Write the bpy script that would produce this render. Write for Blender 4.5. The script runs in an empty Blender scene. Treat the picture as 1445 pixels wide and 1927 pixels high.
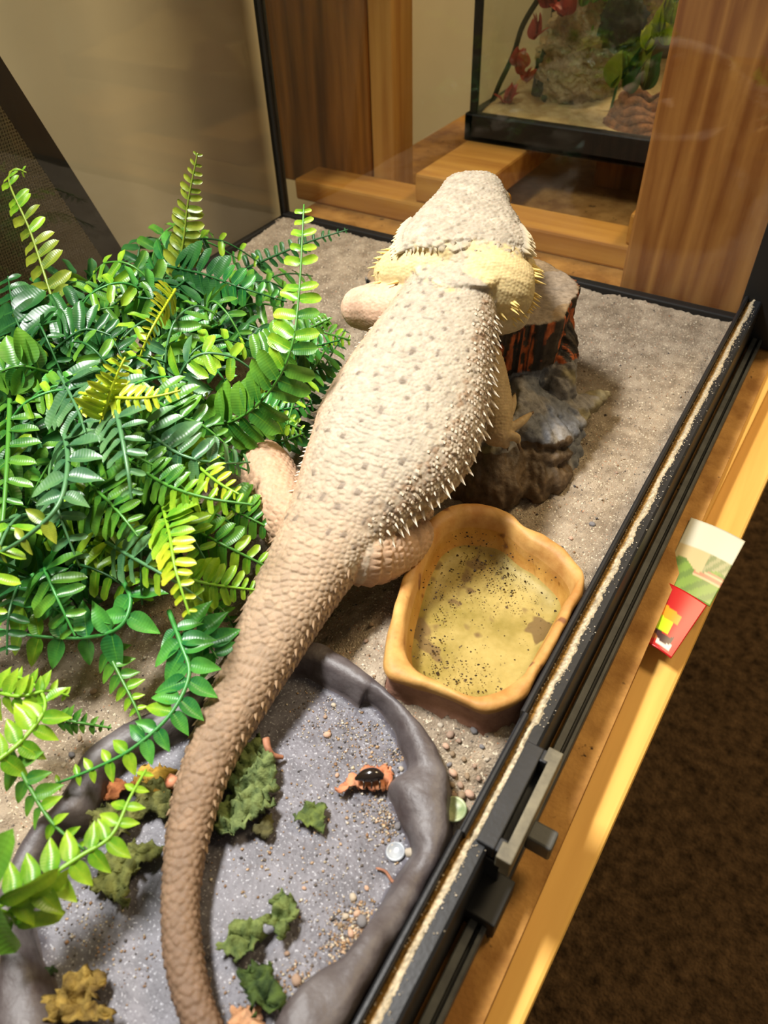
import bpy, bmesh, math, random
import numpy as np
from mathutils import Vector, Matrix, kdtree, noise as mnoise

random.seed(7); rng = np.random.default_rng(7)
scene = bpy.context.scene
COL = scene.collection

# ------------------------------------------------------------------ camera
IW, IH = 1445.0, 1927.0
FPX, PITCH, ROLL, YAW = 1373.4866, 0.763808, -0.0416928, 0.5840515
HC = 0.32                                           # camera height above the sand
_cy, _sy = math.cos(YAW), math.sin(YAW)
_fw = np.array([-_sy*math.cos(PITCH), _cy*math.cos(PITCH), -math.sin(PITCH)])
_r = np.array([_cy, _sy, 0.0]); _u = np.cross(_r, _fw)
_rt = math.cos(ROLL)*_r + math.sin(ROLL)*_u
_up = -math.sin(ROLL)*_r + math.cos(ROLL)*_u
CAMP = np.array([0, 0, HC])
cam = bpy.data.cameras.new('camera'); camo = bpy.data.objects.new('camera', cam); COL.objects.link(camo)
cam.sensor_fit = 'VERTICAL'; cam.sensor_height = 36.0; cam.sensor_width = 27.0
cam.lens = FPX/IH*36.0; cam.clip_start = 0.01; cam.clip_end = 30
m = Matrix.Identity(4)
for i in range(3):
    m[i][0] = _rt[i]; m[i][1] = _up[i]; m[i][2] = -_fw[i]; m[i][3] = CAMP[i]
camo.matrix_world = m
cam.dof.use_dof = True; cam.dof.focus_distance = 0.44; cam.dof.aperture_fstop = 11.0
scene.camera = camo

# ------------------------------------------------------------------ light
scene.view_settings.view_transform = 'Standard'; scene.view_settings.look = 'None'
scene.view_settings.exposure = 0.1; scene.view_settings.gamma = 1.0
scene.view_settings.use_curve_mapping = False
def lin(c):
    c = np.array(c, float)/255.0
    return tuple(np.where(c <= .04045, c/12.92, ((c+.055)/1.055)**2.4))
wd = bpy.data.worlds.new('room_ambience'); scene.world = wd; wd.use_nodes = True
wd.node_tree.nodes['Background'].inputs[0].default_value = (1.0, .84, .62, 1)
wd.node_tree.nodes['Background'].inputs[1].default_value = 0.23
def area(name, loc, target, size, sizey, power, col):
    l = bpy.data.lights.new(name, 'AREA'); l.shape = 'RECTANGLE'; l.size = size; l.size_y = sizey
    l.energy = power; l.color = col
    o = bpy.data.objects.new(name, l); COL.objects.link(o); o.location = loc
    o.rotation_euler = (Vector(target)-Vector(loc)).to_track_quat('-Z', 'Y').to_euler()
    return o
area('terrarium_hood_lamp_offscreen', (-0.46, 0.14, 0.84), (-0.20, 0.22, 0.0), 0.26, 0.10, 4.2, (1.0, .985, .96)).data.spread = 1.55
area('ceiling_lamp_offscreen', (0.50, 1.32, 1.70), (-0.1, 0.7, 0.0), 0.5, 0.5, 24.0, (1.0, .78, .46))

# ------------------------------------------------------------------ helpers
def ray(px, py):
    return (px-IW/2)/FPX*_rt - (py-IH/2)/FPX*_up + _fw
def P(px, py, z=0.0):
    d = ray(px, py); return CAMP + d*((z-HC)/d[2])
def PY(px, py, Y):
    d = ray(px, py); return CAMP + d*(Y/d[1])
def PX(px, py, X):
    d = ray(px, py); return CAMP + d*(X/d[0])
def mpp(w):                                          # metres per pixel of the photograph at a point
    return float(np.dot(np.asarray(w)-CAMP, _fw))/FPX
def nrm(v):
    v = np.asarray(v, float); return v/(np.linalg.norm(v)+1e-12)
def catmull(pts, n, closed=False):
    pts = np.asarray(pts, float); N = len(pts)
    if closed: t = np.arange(n)/n*N
    else: t = np.linspace(0, N-1, n)
    out = []
    for u in t:
        i = int(math.floor(u)); 
        if not closed: i = min(i, N-2)
        f = u-i
        if closed: a, b, c, d = (pts[(i+k) % N] for k in (-1, 0, 1, 2))
        else: a, b, c, d = (pts[min(max(i+k, 0), N-1)] for k in (-1, 0, 1, 2))
        out.append(.5*((2*b)+(c-a)*f+(2*a-5*b+4*c-d)*f*f+(3*b-a-3*c+d)*f**3))
    return np.array(out)
def vn(p, s=1.0, seed=0):
    return mnoise.noise(Vector((p[0]*s+seed*7.3, p[1]*s-seed*3.1, (p[2] if len(p) > 2 else 0)*s+seed*1.7)))

ORG = {}
def tag(o, label=None, cat=None, group=None, kind=None):
    if label: o['label'] = label
    if cat: o['category'] = cat
    if group: o['group'] = group
    if kind: o['kind'] = kind
    return o
def thing(name, loc, label, cat, group=None):
    o = bpy.data.objects.new(name, None); o.empty_display_size = .01; COL.objects.link(o)
    o.location = tuple(loc); ORG[o.name] = np.asarray(loc, float)
    return tag(o, label, cat, group)
def mesh_of(name, V, F, mat=None, smooth=True, cols=None, fmat=None):
    me = bpy.data.meshes.new(name)
    V = np.asarray(V, float)
    if isinstance(F, np.ndarray):
        nf, k = F.shape
        me.vertices.add(len(V)); me.vertices.foreach_set('co', V.astype(np.float32).ravel())
        me.loops.add(nf*k); me.loops.foreach_set('vertex_index', F.astype(np.int32).ravel())
        me.polygons.add(nf); me.polygons.foreach_set('loop_start', (np.arange(nf)*k).astype(np.int32))
        me.update(calc_edges=True)
    else:
        me.from_pydata([tuple(v) for v in V], [], [tuple(f) for f in F])
    if smooth: me.polygons.foreach_set('use_smooth', np.ones(len(me.polygons), bool))
    if cols is not None:
        at = me.color_attributes.new('tint', 'FLOAT_COLOR', 'POINT')
        c4 = np.ones((len(V), 4), np.float32); c4[:, :3] = cols
        at.data.foreach_set('color', c4.ravel())
    if mat is not None:
        for mm in (mat if isinstance(mat, (list, tuple)) else [mat]): me.materials.append(mm)
    if fmat is not None: me.polygons.foreach_set('material_index', np.asarray(fmat, np.int32))
    me.update(); return me
def obj(name, V, F, mat, parent=None, smooth=True, cols=None, fmat=None, base=None, bevel=0):
    V = np.asarray(V, float)
    o = bpy.data.objects.new(name, None if False else bpy.data.meshes.new('tmp'))
    root = parent
    while root is not None and root.parent is not None: root = root.parent
    if root is not None:
        org = ORG[root.name]
    else:
        org = np.asarray(base, float) if base is not None else np.array([(V[:, 0].min()+V[:, 0].max())/2, (V[:, 1].min()+V[:, 1].max())/2, V[:, 2].min()])
    old = o.data; o.data = mesh_of(name, V-org, F, mat, smooth, cols, fmat); bpy.data.meshes.remove(old)
    COL.objects.link(o)
    if parent is not None: o.parent = parent
    else:
        o.location = tuple(org); ORG[o.name] = org
    if bevel:
        b = o.modifiers.new('bevel', 'BEVEL'); b.width = bevel; b.segments = 2; b.limit_method = 'ANGLE'
    return o
def box(lo, hi):
    (a, b, c), (d, e, f) = lo, hi
    V = [(a, b, c), (d, b, c), (d, e, c), (a, e, c), (a, b, f), (d, b, f), (d, e, f), (a, e, f)]
    F = [(0, 3, 2, 1), (4, 5, 6, 7), (0, 1, 5, 4), (1, 2, 6, 5), (2, 3, 7, 6), (3, 0, 4, 7)]
    return np.array(V, float), F
def prism(poly, z0, z1):
    """poly: list of xy ; vertical prism"""
    n = len(poly); V = [(p[0], p[1], z0) for p in poly]+[(p[0], p[1], z1) for p in poly]
    ar = sum(poly[i][0]*poly[(i+1) % n][1]-poly[(i+1) % n][0]*poly[i][1] for i in range(n))
    F = [tuple(range(n))[::-1], tuple(range(n, 2*n))]+[(i, (i+1) % n, n+(i+1) % n, n+i) for i in range(n)]
    if ar < 0: F = [f[::-1] for f in F]
    return np.array(V, float), F
def slab(corners, thick):
    """corners: 4 points (top face), extruded down by thick along -normal"""
    c = [np.asarray(q, float) for q in corners]
    n = nrm(np.cross(c[1]-c[0], c[3]-c[0]))
    V = c+[q-n*thick for q in c]
    return np.array(V), [(0, 1, 2, 3), (7, 6, 5, 4), (0, 4, 5, 1), (1, 5, 6, 2), (2, 6, 7, 3), (3, 7, 4, 0)]
def join(parts):
    V = []; F = []; n = 0
    for v, f in parts:
        V.append(np.asarray(v, float)); F += [tuple(int(i)+n for i in q) for q in f]; n += len(v)
    return np.concatenate(V), F
def rings(R_, closed_u=True, caps=True, flip=False):
    """R_: (M,N,3) rings -> verts, faces"""
    M, N, _ = R_.shape; V = R_.reshape(-1, 3); F = []
    for i in range(M-1):
        for j in range(N if closed_u else N-1):
            k = (j+1) % N; F.append((i*N+j, i*N+k, (i+1)*N+k, (i+1)*N+j))
    if caps:
        V = np.concatenate([V, [R_[0].mean(0)], [R_[-1].mean(0)]]); a = M*N; b = a+1
        for j in range(N):
            k = (j+1) % N; F.append((a, k, j)); F.append((b, (M-1)*N+j, (M-1)*N+k))
    if flip: F = [f[::-1] for f in F]
    return V, F
def tube(pts, rad, n=8, M=None, up=(0, 0, 1), flat=1.0):
    pts = np.asarray(pts, float)
    if M: 
        rr = np.asarray(rad, float)*np.ones(len(pts)); pr = catmull(np.column_stack([pts, rr]), M); pts, rad = pr[:, :3], pr[:, 3]
    rad = np.asarray(rad, float)*np.ones(len(pts))
    T = np.gradient(pts, axis=0); out = []
    ref = np.asarray(up, float)
    for p, t, r in zip(pts, T, rad):
        t = nrm(t); a = np.cross(t, ref)
        if np.linalg.norm(a) < 1e-3: a = np.cross(t, (1, 0, .1))
        a = nrm(a); b = np.cross(a, t)
        th = np.arange(n)/n*2*math.pi
        out.append(p+r*(np.cos(th)[:, None]*a+flat*np.sin(th)[:, None]*b))
    return rings(np.array(out))
def fuse(parts, voxel, smooth_it=2):
    V, F = join(parts)
    me = mesh_of('fuse', V, F); o = bpy.data.objects.new('fuse', me); COL.objects.link(o)
    md = o.modifiers.new('r', 'REMESH'); md.mode = 'VOXEL'; md.voxel_size = voxel
    if smooth_it:
        sm = o.modifiers.new('s', 'SMOOTH'); sm.iterations = smooth_it; sm.factor = .5
    dg = bpy.context.evaluated_depsgraph_get(); ev = o.evaluated_get(dg); em = ev.to_mesh()
    nV = len(em.vertices); v = np.zeros(nV*3, np.float32); em.vertices.foreach_get('co', v); v = v.reshape(-1, 3).astype(float)
    nn = np.zeros(nV*3, np.float32); em.vertices.foreach_get('normal', nn); nn = nn.reshape(-1, 3).astype(float)
    f = np.zeros(len(em.loops), np.int32); em.loops.foreach_get('vertex_index', f); f = f.reshape(-1, 4)
    ev.to_mesh_clear(); bpy.data.objects.remove(o); bpy.data.meshes.remove(me)
    return v, f, nn
def inpoly(x, y, poly):
    c = False; n = len(poly); j = n-1
    for i in range(n):
        xi, yi = poly[i][0], poly[i][1]; xj, yj = poly[j][0], poly[j][1]
        if (yi > y) != (yj > y) and x < (xj-xi)*(y-yi)/(yj-yi+1e-15)+xi: c = not c
        j = i
    return c

# ------------------------------------------------------------------ materials
def mat(name, base=(128, 128, 128), rough=.6, dark=None, nscale=40, ndetail=6, bump=0., bscale=200, spec=.5, stretch=(1, 1, 1),
        attr=False, speck=None, sscale=600, sth=.62, metal=0., ramp=(.35, .65), coat=0., sss=0., vor=False, bdist=.002):
    M_ = bpy.data.materials.new(name); M_.use_nodes = True; nt = M_.node_tree; N = nt.nodes; L = nt.links
    b = N['Principled BSDF']; b.inputs['Roughness'].default_value = rough; b.inputs['Metallic'].default_value = metal
    b.inputs['Specular IOR Level'].default_value = spec; b.inputs['Coat Weight'].default_value = coat
    if sss: b.inputs['Subsurface Weight'].default_value = sss; b.inputs['Subsurface Scale'].default_value = .004
    tc = N.new('ShaderNodeTexCoord'); mp = N.new('ShaderNodeMapping'); mp.inputs['Scale'].default_value = stretch
    L.new(tc.outputs['Object'], mp.inputs['Vector'])
    col = None
    if attr:
        at = N.new('ShaderNodeAttribute'); at.attribute_name = 'tint'; col = at.outputs['Color']
    if dark is not None:
        nz = N.new('ShaderNodeTexNoise'); nz.inputs['Scale'].default_value = nscale; nz.inputs['Detail'].default_value = ndetail
        nz.inputs['Roughness'].default_value = .62
        L.new(mp.outputs[0], nz.inputs['Vector'])
        rp = N.new('ShaderNodeValToRGB'); e = rp.color_ramp.elements
        e[0].position, e[1].position = ramp
        if attr:
            e[0].color = (*dark, 1); e[1].color = (1, 1, 1, 1)
            mx = N.new('ShaderNodeMix'); mx.data_type = 'RGBA'; mx.blend_type = 'MULTIPLY'; mx.inputs[0].default_value = 1
            L.new(col, mx.inputs[6]); L.new(rp.outputs[0], mx.inputs[7]); col = mx.outputs[2]
        else:
            e[0].color = (*lin(dark), 1); e[1].color = (*lin(base), 1); col = rp.outputs[0]
        L.new(nz.outputs[0], rp.inputs[0])
    elif not attr:
        rg = N.new('ShaderNodeRGB'); rg.outputs[0].default_value = (*lin(base), 1); col = rg.outputs[0]
    if speck is not None:
        for (sc, cc, th, sd) in speck:
            n2 = N.new('ShaderNodeTexNoise'); n2.inputs['Scale'].default_value = sc; n2.inputs['Detail'].default_value = 2
            m2 = N.new('ShaderNodeMapping'); m2.inputs['Location'].default_value = (sd, sd*2, sd*3); m2.inputs['Scale'].default_value = stretch
            L.new(tc.outputs['Object'], m2.inputs[0]); L.new(m2.outputs[0], n2.inputs['Vector'])
            r2 = N.new('ShaderNodeValToRGB'); r2.color_ramp.elements[0].position = th; r2.color_ramp.elements[1].position = th+.05
            L.new(n2.outputs[0], r2.inputs[0])
            mx = N.new('ShaderNodeMix'); mx.data_type = 'RGBA'; L.new(r2.outputs[0], mx.inputs[0]); L.new(col, mx.inputs[6])
            mx.inputs[7].default_value = (*lin(cc), 1); col = mx.outputs[2]
    L.new(col, b.inputs['Base Color'])
    if bump:
        if vor:
            nb = N.new('ShaderNodeTexVoronoi'); nb.inputs['Scale'].default_value = bscale
        else:
            nb = N.new('ShaderNodeTexNoise'); nb.inputs['Scale'].default_value = bscale; nb.inputs['Detail'].default_value = 5
        L.new(mp.outputs[0], nb.inputs['Vector'])
        bp = N.new('ShaderNodeBump'); bp.inputs['Strength'].default_value = bump; bp.inputs['Distance'].default_value = bdist
        L.new(nb.outputs[0], bp.inputs['Height']); L.new(bp.outputs[0], b.inputs['Normal'])
    return M_
def glassmat(name, tint=(1, 1, 1), refl=1.0, rough=.0, ior=1.5):
    M_ = bpy.data.materials.new(name); M_.use_nodes = True; nt = M_.node_tree; N = nt.nodes; L = nt.links
    N.remove(N['Principled BSDF']); out = N['Material Output']
    t = N.new('ShaderNodeBsdfTransparent'); t.inputs[0].default_value = (*tint, 1)
    g = N.new('ShaderNodeBsdfGlossy'); g.inputs['Roughness'].default_value = rough
    f0 = ((ior-1)/(ior+1))**2
    lw = N.new('ShaderNodeLayerWeight'); lw.inputs[0].default_value = .5
    pw = N.new('ShaderNodeMath'); pw.operation = 'POWER'; pw.inputs[1].default_value = 5; L.new(lw.outputs['Facing'], pw.inputs[0])
    mu = N.new('ShaderNodeMath'); mu.operation = 'MULTIPLY_ADD'; mu.inputs[1].default_value = (1-f0)*refl; mu.inputs[2].default_value = f0*refl; L.new(pw.outputs[0], mu.inputs[0])
    mx = N.new('ShaderNodeMixShader'); L.new(mu.outputs[0], mx.inputs[0]); L.new(t.outputs[0], mx.inputs[1]); L.new(g.outputs[0], mx.inputs[2])
    L.new(mx.outputs[0], out.inputs[0]); return M_
def woodmat(name, light, dark, axis='x', rough=.55, ring=9, grain=1.0, knots=True):
    """long grain along the given axis, with growth-ring bands"""
    st = {'x': (.6, 9, 9), 'y': (9, .6, 9), 'z': (9, 9, .6)}[axis]
    M_ = bpy.data.materials.new(name); M_.use_nodes = True; nt = M_.node_tree; N = nt.nodes; L = nt.links
    b = N['Principled BSDF']; b.inputs['Roughness'].default_value = rough; b.inputs['Specular IOR Level'].default_value = .3
    tc = N.new('ShaderNodeTexCoord'); mp = N.new('ShaderNodeMapping'); mp.inputs['Scale'].default_value = st
    L.new(tc.outputs['Object'], mp.inputs[0])
    n1 = N.new('ShaderNodeTexNoise'); n1.inputs['Scale'].default_value = 1.6; n1.inputs['Detail'].default_value = 3; L.new(mp.outputs[0], n1.inputs['Vector'])
    sc = N.new('ShaderNodeMath'); sc.operation = 'MULTIPLY'; sc.inputs[1].default_value = ring; L.new(n1.outputs[0], sc.inputs[0])
    fr = N.new('ShaderNodeMath'); fr.operation = 'PINGPONG'; fr.inputs[1].default_value = .5; L.new(sc.outputs[0], fr.inputs[0])
    n2 = N.new('ShaderNodeTexNoise'); n2.inputs['Scale'].default_value = 14; n2.inputs['Detail'].default_value = 5; L.new(mp.outputs[0], n2.inputs['Vector'])
    ad = N.new('ShaderNodeMath'); ad.operation = 'MULTIPLY_ADD'; ad.inputs[1].default_value = 1.2*grain
    L.new(fr.outputs[0], ad.inputs[0]); L.new(n2.outputs[0], ad.inputs[2])
    rp = N.new('ShaderNodeValToRGB'); e = rp.color_ramp.elements; e[0].position = .35; e[1].position = 1.05
    e[0].color = (*lin(light), 1); e[1].color = (*lin(dark), 1); L.new(ad.outputs[0], rp.inputs[0])
    L.new(rp.outputs[0], b.inputs['Base Color'])
    bp = N.new('ShaderNodeBump'); bp.inputs['Strength'].default_value = .15; bp.inputs['Distance'].default_value = .001
    L.new(n2.outputs[0], bp.inputs['Height']); L.new(bp.outputs[0], b.inputs['Normal'])
    return M_
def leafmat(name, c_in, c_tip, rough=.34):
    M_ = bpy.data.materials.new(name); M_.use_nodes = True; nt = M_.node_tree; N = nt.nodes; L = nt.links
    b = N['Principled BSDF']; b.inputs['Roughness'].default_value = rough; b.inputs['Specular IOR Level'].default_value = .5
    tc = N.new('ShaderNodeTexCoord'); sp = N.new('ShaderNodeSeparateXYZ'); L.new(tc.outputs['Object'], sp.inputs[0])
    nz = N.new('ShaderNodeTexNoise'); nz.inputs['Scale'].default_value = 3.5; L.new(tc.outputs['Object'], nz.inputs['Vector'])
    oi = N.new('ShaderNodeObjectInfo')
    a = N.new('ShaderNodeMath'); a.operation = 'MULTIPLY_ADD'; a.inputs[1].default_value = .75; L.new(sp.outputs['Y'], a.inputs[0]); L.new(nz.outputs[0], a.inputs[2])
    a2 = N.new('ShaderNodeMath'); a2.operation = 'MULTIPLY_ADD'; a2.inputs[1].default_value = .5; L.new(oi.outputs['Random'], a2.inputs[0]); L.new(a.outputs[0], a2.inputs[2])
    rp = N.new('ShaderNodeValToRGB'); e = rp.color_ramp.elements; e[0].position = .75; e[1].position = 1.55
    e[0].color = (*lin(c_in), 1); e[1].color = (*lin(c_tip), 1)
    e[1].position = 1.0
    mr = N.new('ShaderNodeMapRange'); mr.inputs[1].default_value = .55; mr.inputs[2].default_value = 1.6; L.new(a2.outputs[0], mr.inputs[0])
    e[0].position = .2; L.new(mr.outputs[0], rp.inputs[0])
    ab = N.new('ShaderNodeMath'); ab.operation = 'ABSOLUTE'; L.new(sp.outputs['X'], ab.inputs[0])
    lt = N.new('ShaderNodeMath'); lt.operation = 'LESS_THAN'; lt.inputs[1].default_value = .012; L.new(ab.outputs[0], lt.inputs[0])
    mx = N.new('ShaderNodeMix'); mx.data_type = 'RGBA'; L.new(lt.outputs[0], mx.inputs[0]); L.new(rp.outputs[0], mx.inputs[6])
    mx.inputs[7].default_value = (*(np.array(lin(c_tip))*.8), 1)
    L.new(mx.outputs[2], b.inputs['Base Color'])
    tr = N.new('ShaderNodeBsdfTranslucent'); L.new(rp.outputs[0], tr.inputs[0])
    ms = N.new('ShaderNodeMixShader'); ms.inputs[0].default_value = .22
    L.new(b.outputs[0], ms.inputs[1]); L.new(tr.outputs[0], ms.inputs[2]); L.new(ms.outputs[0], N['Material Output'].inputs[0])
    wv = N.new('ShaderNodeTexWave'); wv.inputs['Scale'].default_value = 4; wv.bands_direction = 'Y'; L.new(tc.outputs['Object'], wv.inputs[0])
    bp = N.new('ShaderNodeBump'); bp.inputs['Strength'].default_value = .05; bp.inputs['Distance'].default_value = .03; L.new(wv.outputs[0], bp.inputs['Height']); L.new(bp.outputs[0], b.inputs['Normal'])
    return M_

M = {}
M['sand'] = mat('sand_mat', (172, 156, 134), .9, (130, 115, 96), 70, 8, .9, 900, .2,
                speck=[(620, (212, 198, 172), .62, 1), (480, (92, 84, 76), .66, 4), (700, (178, 128, 96), .67, 9)], bdist=.0016)
M['black'] = mat('black_plastic', (34, 35, 38), .40, (25, 26, 28), 60, 4, .06, 500, .5)
M['black_matte'] = mat('black_frame_plastic', (14, 13, 12), .55)
M['grey_plastic'] = mat('grey_plastic', (78, 78, 74), .45, (52, 52, 50), 80, 4)
M['beige_plastic'] = mat('beige_latch_plastic', (120, 112, 90), .5, (88, 82, 66), 90, 4)  # mottled beige for the lock bar, lighter than the latch body
M['glass'] = glassmat('pane_glass', (.97, .98, .96), 1.0)
M['water'] = glassmat('water_surface', (.93, .92, .80), 1.0, 0, 1.33)
M['wall'] = mat('beige_wall', (214, 202, 174), .9, (204, 191, 162), 3, 3, .05, 120, .2)
M['carpet'] = mat('brown_carpet', (118, 92, 64), 1.0, (50, 38, 26), 70, 8, 1.0, 260, .05, ramp=(.3, .75), bdist=.01)
M['mdf'] = mat('particle_board', (186, 138, 74), .8, (138, 94, 44), 38, 8, .3, 500, .2, speck=[(160, (52, 34, 18), .70, 2)])
M['pine'] = woodmat('pine_lumber', (226, 178, 92), (205, 152, 70), 'y', .6, 5, .5)
M['pine_x'] = woodmat('pine_beam', (200, 148, 70), (168, 112, 48), 'x', .6, 6, .7)
M['pine_z'] = woodmat('post_side_face', (196, 148, 78), (164, 112, 52), 'z', .6, 5, .6)
M['post_dark'] = woodmat('stained_post', (158, 104, 44), (92, 54, 20), 'z', .5, 5, .9)
M['post_light'] = woodmat('fir_post', (182, 126, 66), (132, 78, 36), 'z', .45, 9, .8)

# ------------------------------------------------------------------ the room
SY = P(1367, 606, 0)[1]                 # side pane plane
BX = P(534, 413, 0)[0]                  # back pane plane
V, F = box((-1.6, -1.2, -.72), (2.6, 3.2, -.70)); tag(obj('floor', V, F, M['carpet'], smooth=False), 'dark brown pile carpet on the room floor', 'carpet', kind='structure')
V, F = box((-.70, -1.2, -.70), (-.68, 1.72, 2.2)); tag(obj('wall_left', V, F, M['wall'], smooth=False), 'beige painted wall behind the terrarium back pane', 'wall', kind='structure')
V, F = box((-.70, 1.70, -.70), (2.6, 1.72, 2.2)); tag(obj('wall_back', V, F, M['wall'], smooth=False), 'beige painted wall behind the second tank', 'wall', kind='structure')

# ------------------------------------------------------------------ terrarium
ter = thing('terrarium', ((BX-.06)/2, SY/2, -.014), 'glass terrarium with a black plastic frame and open front rail', 'terrarium')
ROW = 1738
def RX(px, z): return P(px, ROW, z)[0]
ZL, ZF, ZG = .030, .0275, .0245
Y0, Y1 = -.16, SY+.004
def extr(profile, y0, y1):
    n = len(profile); V = [(x, y0, z) for x, z in profile]+[(x, y1, z) for x, z in profile]
    F = [tuple(range(n))[::-1], tuple(range(n, 2*n))]+[(i, (i+1) % n, n+(i+1) % n, n+i) for i in range(n)]
    ar = sum(profile[i][0]*profile[(i+1) % n][1]-profile[(i+1) % n][0]*profile[i][1] for i in range(n))
    if ar > 0: F = [f[::-1] for f in F]
    F = [f[::-1] for f in F]
    return np.array(V), F
xa, xb, xc, xd, xe = RX(763, ZL), RX(779, ZL), RX(783, ZG), RX(806, ZG), RX(846, ZF)
ylat0, ylat1 = P(905, 1590, ZF)[1], P(985, 1395, ZF)[1]
rail = obj('front_rail', *extr([(xa, -.012), (xa, ZG-.001), (xc, ZG-.001), (xd, ZG-.001), (xd+.001, ZF), (xe-.0012, ZF), (xe, ZF-.0012), (xe, -.012)], Y0, Y1), M['black'], ter, smooth=False)
for (y0, y1, dx) in ((Y0, ylat0, 0), (ylat0, ylat1+.012, .0012), (ylat1+.012, Y1, -.0002)):
    obj('rail_lip', *extr([(xa+dx, ZG-.002), (xa+dx, ZL-.0008), (xa+dx+.0008, ZL), (xb+dx-.0008, ZL), (xb+dx, ZL-.0008), (xb+dx, ZG-.002)], y0, y1), M['black'], rail, smooth=False)
# lower sliding track
ta, tb, tc_, td, te = RX(878, -.004), RX(898, -.004), RX(900, -.009), RX(909, -.004), RX(920, -.004)
obj('lower_track', *extr([(ta, -.013), (ta, -.0045), (ta+.0006, -.004), (tb, -.004), (tb, -.011), (td, -.011), (td, -.004), (te-.0006, -.004), (te, -.0046), (te, -.013)], Y0, Y1), M['grey_plastic'], ter, smooth=False)
# corner upright, bottom trim of side pane, silicone seam
V, F = box((xa-.002, SY-.008, -.012), (xe+.03, SY+.012, .62)); obj('corner_upright', V, F, M['black_matte'], ter, smooth=False, bevel=.001)
V, F = box((BX, SY-.004, -.012), (xa, SY+.006, .007)); obj('bottom_trim', V, F, M['black_matte'], ter, smooth=False, bevel=.001)
V, F = box((BX-.004, -.3, -.012), (BX+.003, SY, .004)); obj('bottom_trim', V, F, M['black_matte'], ter, smooth=False, bevel=.001)
V, F = box((BX-.004, SY-.002, .0), (BX+.003, SY+.006, .62)); obj('silicone_seam', V, F, M['black_matte'], ter, smooth=False)
V, F = box((BX+.003, SY, .0), (xa-.002, SY+.004, .62)); tag(obj('side_pane', V, F, M['glass'], ter, smooth=False), 'clear glass side pane')
V, F = box((BX-.004, -.3, .0), (BX, SY-.002, .62)); tag(obj('back_pane', V, F, M['glass'], ter, smooth=False), 'clear glass back pane')
V, F = box((BX, -.3, -.0135), (xa, SY, -.012)); obj('bottom_panel', V, F, M['black_matte'], ter, smooth=False)
# latch
la = P(1040, 1420, ZF)
xl0, xl1 = xd+.002, RX(910, ZF+.002)
wl_ = xl1-xl0; sx0, sx1 = xl0+wl_*.50, xl1-.0045
lt = obj('latch', *join([box((xl0, ylat0, ZF-.006), (sx0, ylat1, ZF+.0025)), box((sx0, ylat0, ZF-.006), (sx1, ylat0+.006, ZF+.0025)), box((sx0, ylat1-.006, ZF-.006), (sx1, ylat1, ZF+.0025)),
    box((xe-.002, ylat0, -.010), (sx1, ylat1, ZF-.009))]), M['black'], ter, smooth=False, bevel=.0006)
obj('lock_bar', *join([box((sx1, ylat0-.002, ZF-.010), (xl1, ylat1+.002, ZF+.0027)), box((sx1-.002, ylat0-.002, ZF-.006), (sx1+.001, ylat0+.005, ZF+.0027)), box((sx1-.002, ylat1-.005, ZF-.006), (sx1+.001, ylat1+.002, ZF+.0027))]), M['beige_plastic'], lt, smooth=False, bevel=.0005)
kn = P(1028, 1574, .014); obj('knob', *box((xl1-.001, kn[1]-.0045, .003), (kn[0]+.004, kn[1]+.0045, .014)), M['grey_plastic'], lt, smooth=False, bevel=.001)
obj('latch_guide', *box((xe-.002, ylat0-.016, -.012), (te+.003, ylat0+.004, .002)), M['black_matte'], lt, smooth=False, bevel=.0006)

# sand line caught in the rail groove
def rough_strip():
    ys = np.arange(Y0, Y1-.01, .0011); V = []; F = []
    for i, y in enumerate(ys):
        pile = 1.0 if y > ylat0 else .62
        w = pile*(.36+.28*vn((y*60, 0, 0), 1, 3)+.16*vn((y*900, 5, 0), 1, 2))
        if abs(y-(ylat1+.004)) < .006: w = .25
        x0, x1 = xb+.0002, xd+(xe-xd)*max(.06, min(w, .9))
        for k in range(7):
            t = k/6; x = x0+(x1-x0)*t
            zz = (ZG if x < xd else ZF)+.0002+.0012*math.sin(math.pi*min(t*1.02, 1))*max(0, .6+.8*vn((x*900, y*900, 0), 1, 5))
            V.append((x, y, zz if k not in (6,) else zz-.0006))
    n = len(ys)
    C = []
    for i in range(n):
        for k in range(7):
            g = np.array(lin((132, 98, 46))) if k < 3 else np.array(lin((196, 182, 154)))
            C.append(g*(1+.4*rng.uniform(-1, 1)))
    for i in range(n-1):
        for k in range(6): F.append((i*7+k, i*7+k+1, (i+1)*7+k+1, (i+1)*7+k))
    return np.array(V), np.array(F), np.array(C)
M['grain'] = mat('sand_grain', attr=True, rough=.85, spec=.2, bump=.6, bscale=1200, dark=(.75, .72, .68), nscale=700)
V, F, C = rough_strip(); tag(obj('sand_line', V, F, M['grain'], cols=C), 'line of pale spilled sand lying along the black front rail', 'sand', kind='stuff')
def grains(name, pts, sizes, cols, label, cat, flat=.8):
    ico = np.array([(0, 0, 1), (1, 0, 0), (0, 1, 0), (-1, 0, 0), (0, -1, 0), (0, 0, -1)], float)
    fi = np.array([(0, 1, 2), (0, 2, 3), (0, 3, 4), (0, 4, 1), (5, 2, 1), (5, 3, 2), (5, 4, 3), (5, 1, 4)])
    V = []; F = []; C = []
    for i, (p, s, c) in enumerate(zip(pts, sizes, cols)):
        q = ico*s*rng.uniform(.6, 1.2, (6, 1)); q[:, 2] *= flat
        a = rng.uniform(0, 6.28); R2 = np.array([[math.cos(a), -math.sin(a), 0], [math.sin(a), math.cos(a), 0], [0, 0, 1]])
        V.append(q@R2.T+p); F.append(fi+6*i); C.append(np.repeat([c], 6, 0))
    return tag(obj(name, np.concatenate(V), np.concatenate(F), M['grain'], smooth=True, cols=np.concatenate(C)), label, cat, kind='stuff')
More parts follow.
